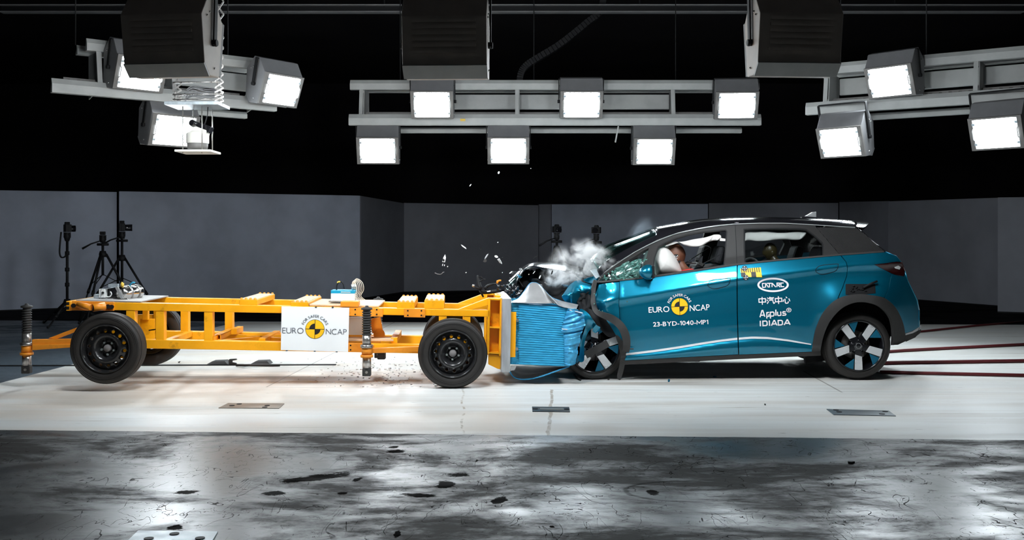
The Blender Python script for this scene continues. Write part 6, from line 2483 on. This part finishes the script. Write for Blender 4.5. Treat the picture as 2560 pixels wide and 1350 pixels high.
MB().prism([at(1207, 654, DY), at(1214, 645, DY), at(1217, 653, DY), at(1213, 656, DY)], (0, .01, 0)).build('dark_root', M['plastic'], None).parent = o
shard(1240.5, 641.5, 10, 6, -30, 'vinyl', DY, 'bright white oval chip flying above the barrier plate', shape=0)
o = shard(1250, 654, 16, 6, -55, 'silver', DY, 'grey wedge shaped shard with a dark tip below the white oval chip', shape=2)
shard(1254, 645, 9, 1.6, 25, 'black', DY, 'thin black sliver right of the white oval chip')
shard(1202, 622, 8, 2.5, -35, 'black', DY, 'black sliver flying between the slim white shard and the grey shard')
shard(1244.5, 606, 3.2, 2.6, 10, 'vinyl', DY, 'white speck flying highest over the bonnet tip')
shard(1165, 681.5, 4, 2, 10, 'vinyl', DY, 'white speck flying left of the black torn grille')
shard(1256, 681.5, 2.6, 2, 10, 'case', DY, 'pale speck flying left of the bonnet tip')
shard(1175.8, 463, 7.5, 2.6, 50, 'vinyl', DY, 'white chip high up against the dark hall, lower of two')
shard(1246.5, 431.5, 7, 5, 60, 'case', DY, 'grey chip high up below the central hanging floodlight')
shard(1327, 421, 2.5, 2, 0, 'case', DY, 'pale speck high up right of the central hanging floodlight')
shard(1339, 643, 15, 3, 28, 'black', DY, 'dark splinter flying above the bonnet ridge')
shard(1346, 655, 5, 2, 85, 'black', DY, 'short dark peg standing on the bonnet ridge')
shard(1277, 681, 10, 3, 38, 'vinyl', DY, 'pale splinter flying beside the bonnet tip')
shard(1380, 681, 13, 4, 68, 'black', 9.75, 'dark rod flying in front of the smoke')
shard(1349.5, 692.5, 11, 3.6, 62, 'vinyl', 9.75, 'white bar flying inside the open bonnet arch')
shard(1335, 681, 11, 1.6, 48, 'case', 9.75, 'thin grey splinter inside the open bonnet arch')
shard(1322, 686, 3, 2, 48, 'wire', 9.75, 'pale crumb inside the open bonnet arch, leftmost')
# torn black grille hanging over the stand
t = thing('torn_grille', 'jagged black piece of torn grille above the yellow gusset beams', 'debris', at(1212, 725, 10.1))
GY = 10.0
for pts, r in (([(1194, 689), (1196, 703), (1199, 716), (1204, 724)], (3, 6, 7, 8)), ([(1197, 694), (1203, 692), (1206, 697)], (2, 2.5, 2)), ([(1199, 704), (1206, 699), (1213, 698)], (2, 2.5, 2)),
               ([(1182, 715), (1192, 719), (1204, 722), (1216, 721)], (3, 4, 6, 5)), ([(1204, 724), (1211, 730), (1220, 731), (1236, 729), (1252, 727)], (8, 8, 6, 6, 5)),
               ([(1212, 722), (1220, 714), (1230, 711), (1240, 709)], (6, 5, 4, 2)), ([(1200, 726), (1204, 734), (1208, 742)], (5, 4, 3))):
    k = GY / F / 2
    V = [at(x, y, GY + .03 * math.sin(x)) for x, y in pts]
    MB().tube(V, [q * k * 1.5 for q in r], 5).build('grille_rib', M['black'], t)
MB().ball(at(1184, 714.5, GY - .02), (.016, .012, .014), None, 10, 8).build('chrome_clip', M['chrome'], t)
MB().prism([at(1217, 728, GY - .03), at(1226, 726, GY - .03), at(1226, 729, GY - .03), at(1218, 730, GY - .03)], (0, .01, 0)).build('white_clip', M['vinyl'], t)
t = thing('torn_connector', 'black cable connector with a bright orange end above the barrier plate', 'debris', at(1246, 722, 10.0))
MB().tube([at(1243, 709, 10), at(1244, 703, 10), at(1248, 701.5, 10), at(1253, 701, 10)], [.010, .012, .010, .007], 8).build('orange_sleeve', M['orange'], t)
MB().tube([at(1244, 710, 10), at(1247, 718, 10), at(1243, 726, 10)], [.012, .018, .014], 7).build('connector_body', M['blackg'], t)
MB().tube([at(1250, 716, 10), at(1260, 714, 10), at(1270, 716, 10.05)], [.008, .010, .006], 6).build('connector_arm', M['blackg'], t)


def floor_bit(px, py, L, W, ang, m, label, name='floor_fragment'):
    c = ground(px, py)
    k = c.y / F
    a = math.radians(ang)
    e1, e2 = Vector((math.cos(a), math.sin(a), 0)), Vector((-math.sin(a), math.cos(a), 0))
    P = [c + e1 * x * L * k / 2 + e2 * y * W * k / 2 for x, y in ((-1, -.4), (-.2, -1), (1, -.2), (.5, .8), (-.7, .9))]
    return tag(MB().prism(P, (0, 0, .012)).build(name, M[m], bevel=.001), label, 'debris')


shard(1672, 951.5, 9, 6, 80, 'tealwheel', 9.42, 'dark teal chip standing on the floor below the front door', name='floor_fragment')
floor_bit(1787, 943, 9, 3, -30, 'tealwheel', 'thin teal splinter lying on the floor below the door joint')
tag(MB().tube([ground(1434, 936, .03), ground(1441, 944, .012), ground(1452, 950, .008)], .008, 6).build('floor_fragment', M['plastic']), 'black bent strip lying on the floor before the crushed front wheel', 'debris')
floor_bit(1521, 950, 5, 6, 20, 'plastic', 'small dark crumb lying below the crushed front wheel')
floor_bit(1913, 1013, 3, 8, 10, 'plastic', 'small dark crumb alone in the white lane below the rear door')
floor_bit(2128, 1158, 18, 14, 5, 'black', 'black scrap on the dark floor below the car tail')
tag(MB().tube([ground(446, 905, .01), ground(448, 906, .01), ground(449.5, 904, .02), ground(449.5, 904, .05)], .006, 6).build('wire_hook', M['black']), 'small black wire hook on the floor behind the rear trolley wheel', 'debris')
mb = MB()
rnd = random.Random(77)
for k in range(260):
    px = rnd.gauss(960, 95)
    py = rnd.uniform(893, 968)
    c = ground(px, py)
    a = rnd.uniform(0, PI)
    r = rnd.uniform(.003, .009)
    e1, e2 = Vector((math.cos(a), math.sin(a), 0)) * r * 1.8, Vector((-math.sin(a), math.cos(a), 0)) * r * .7
    mb.cur = 0 if rnd.random() < .8 else 1
    mb.prism([c - e1, c - e2, c + e1, c + e2 * .6], (0, 0, rnd.uniform(.003, .008)))
tag(mb.build('floor_crumbs', [M['vinyl'], M['plastic']]), 'scattered white and dark crumbs on the lane behind the front trolley wheel', 'debris', kind='stuff')
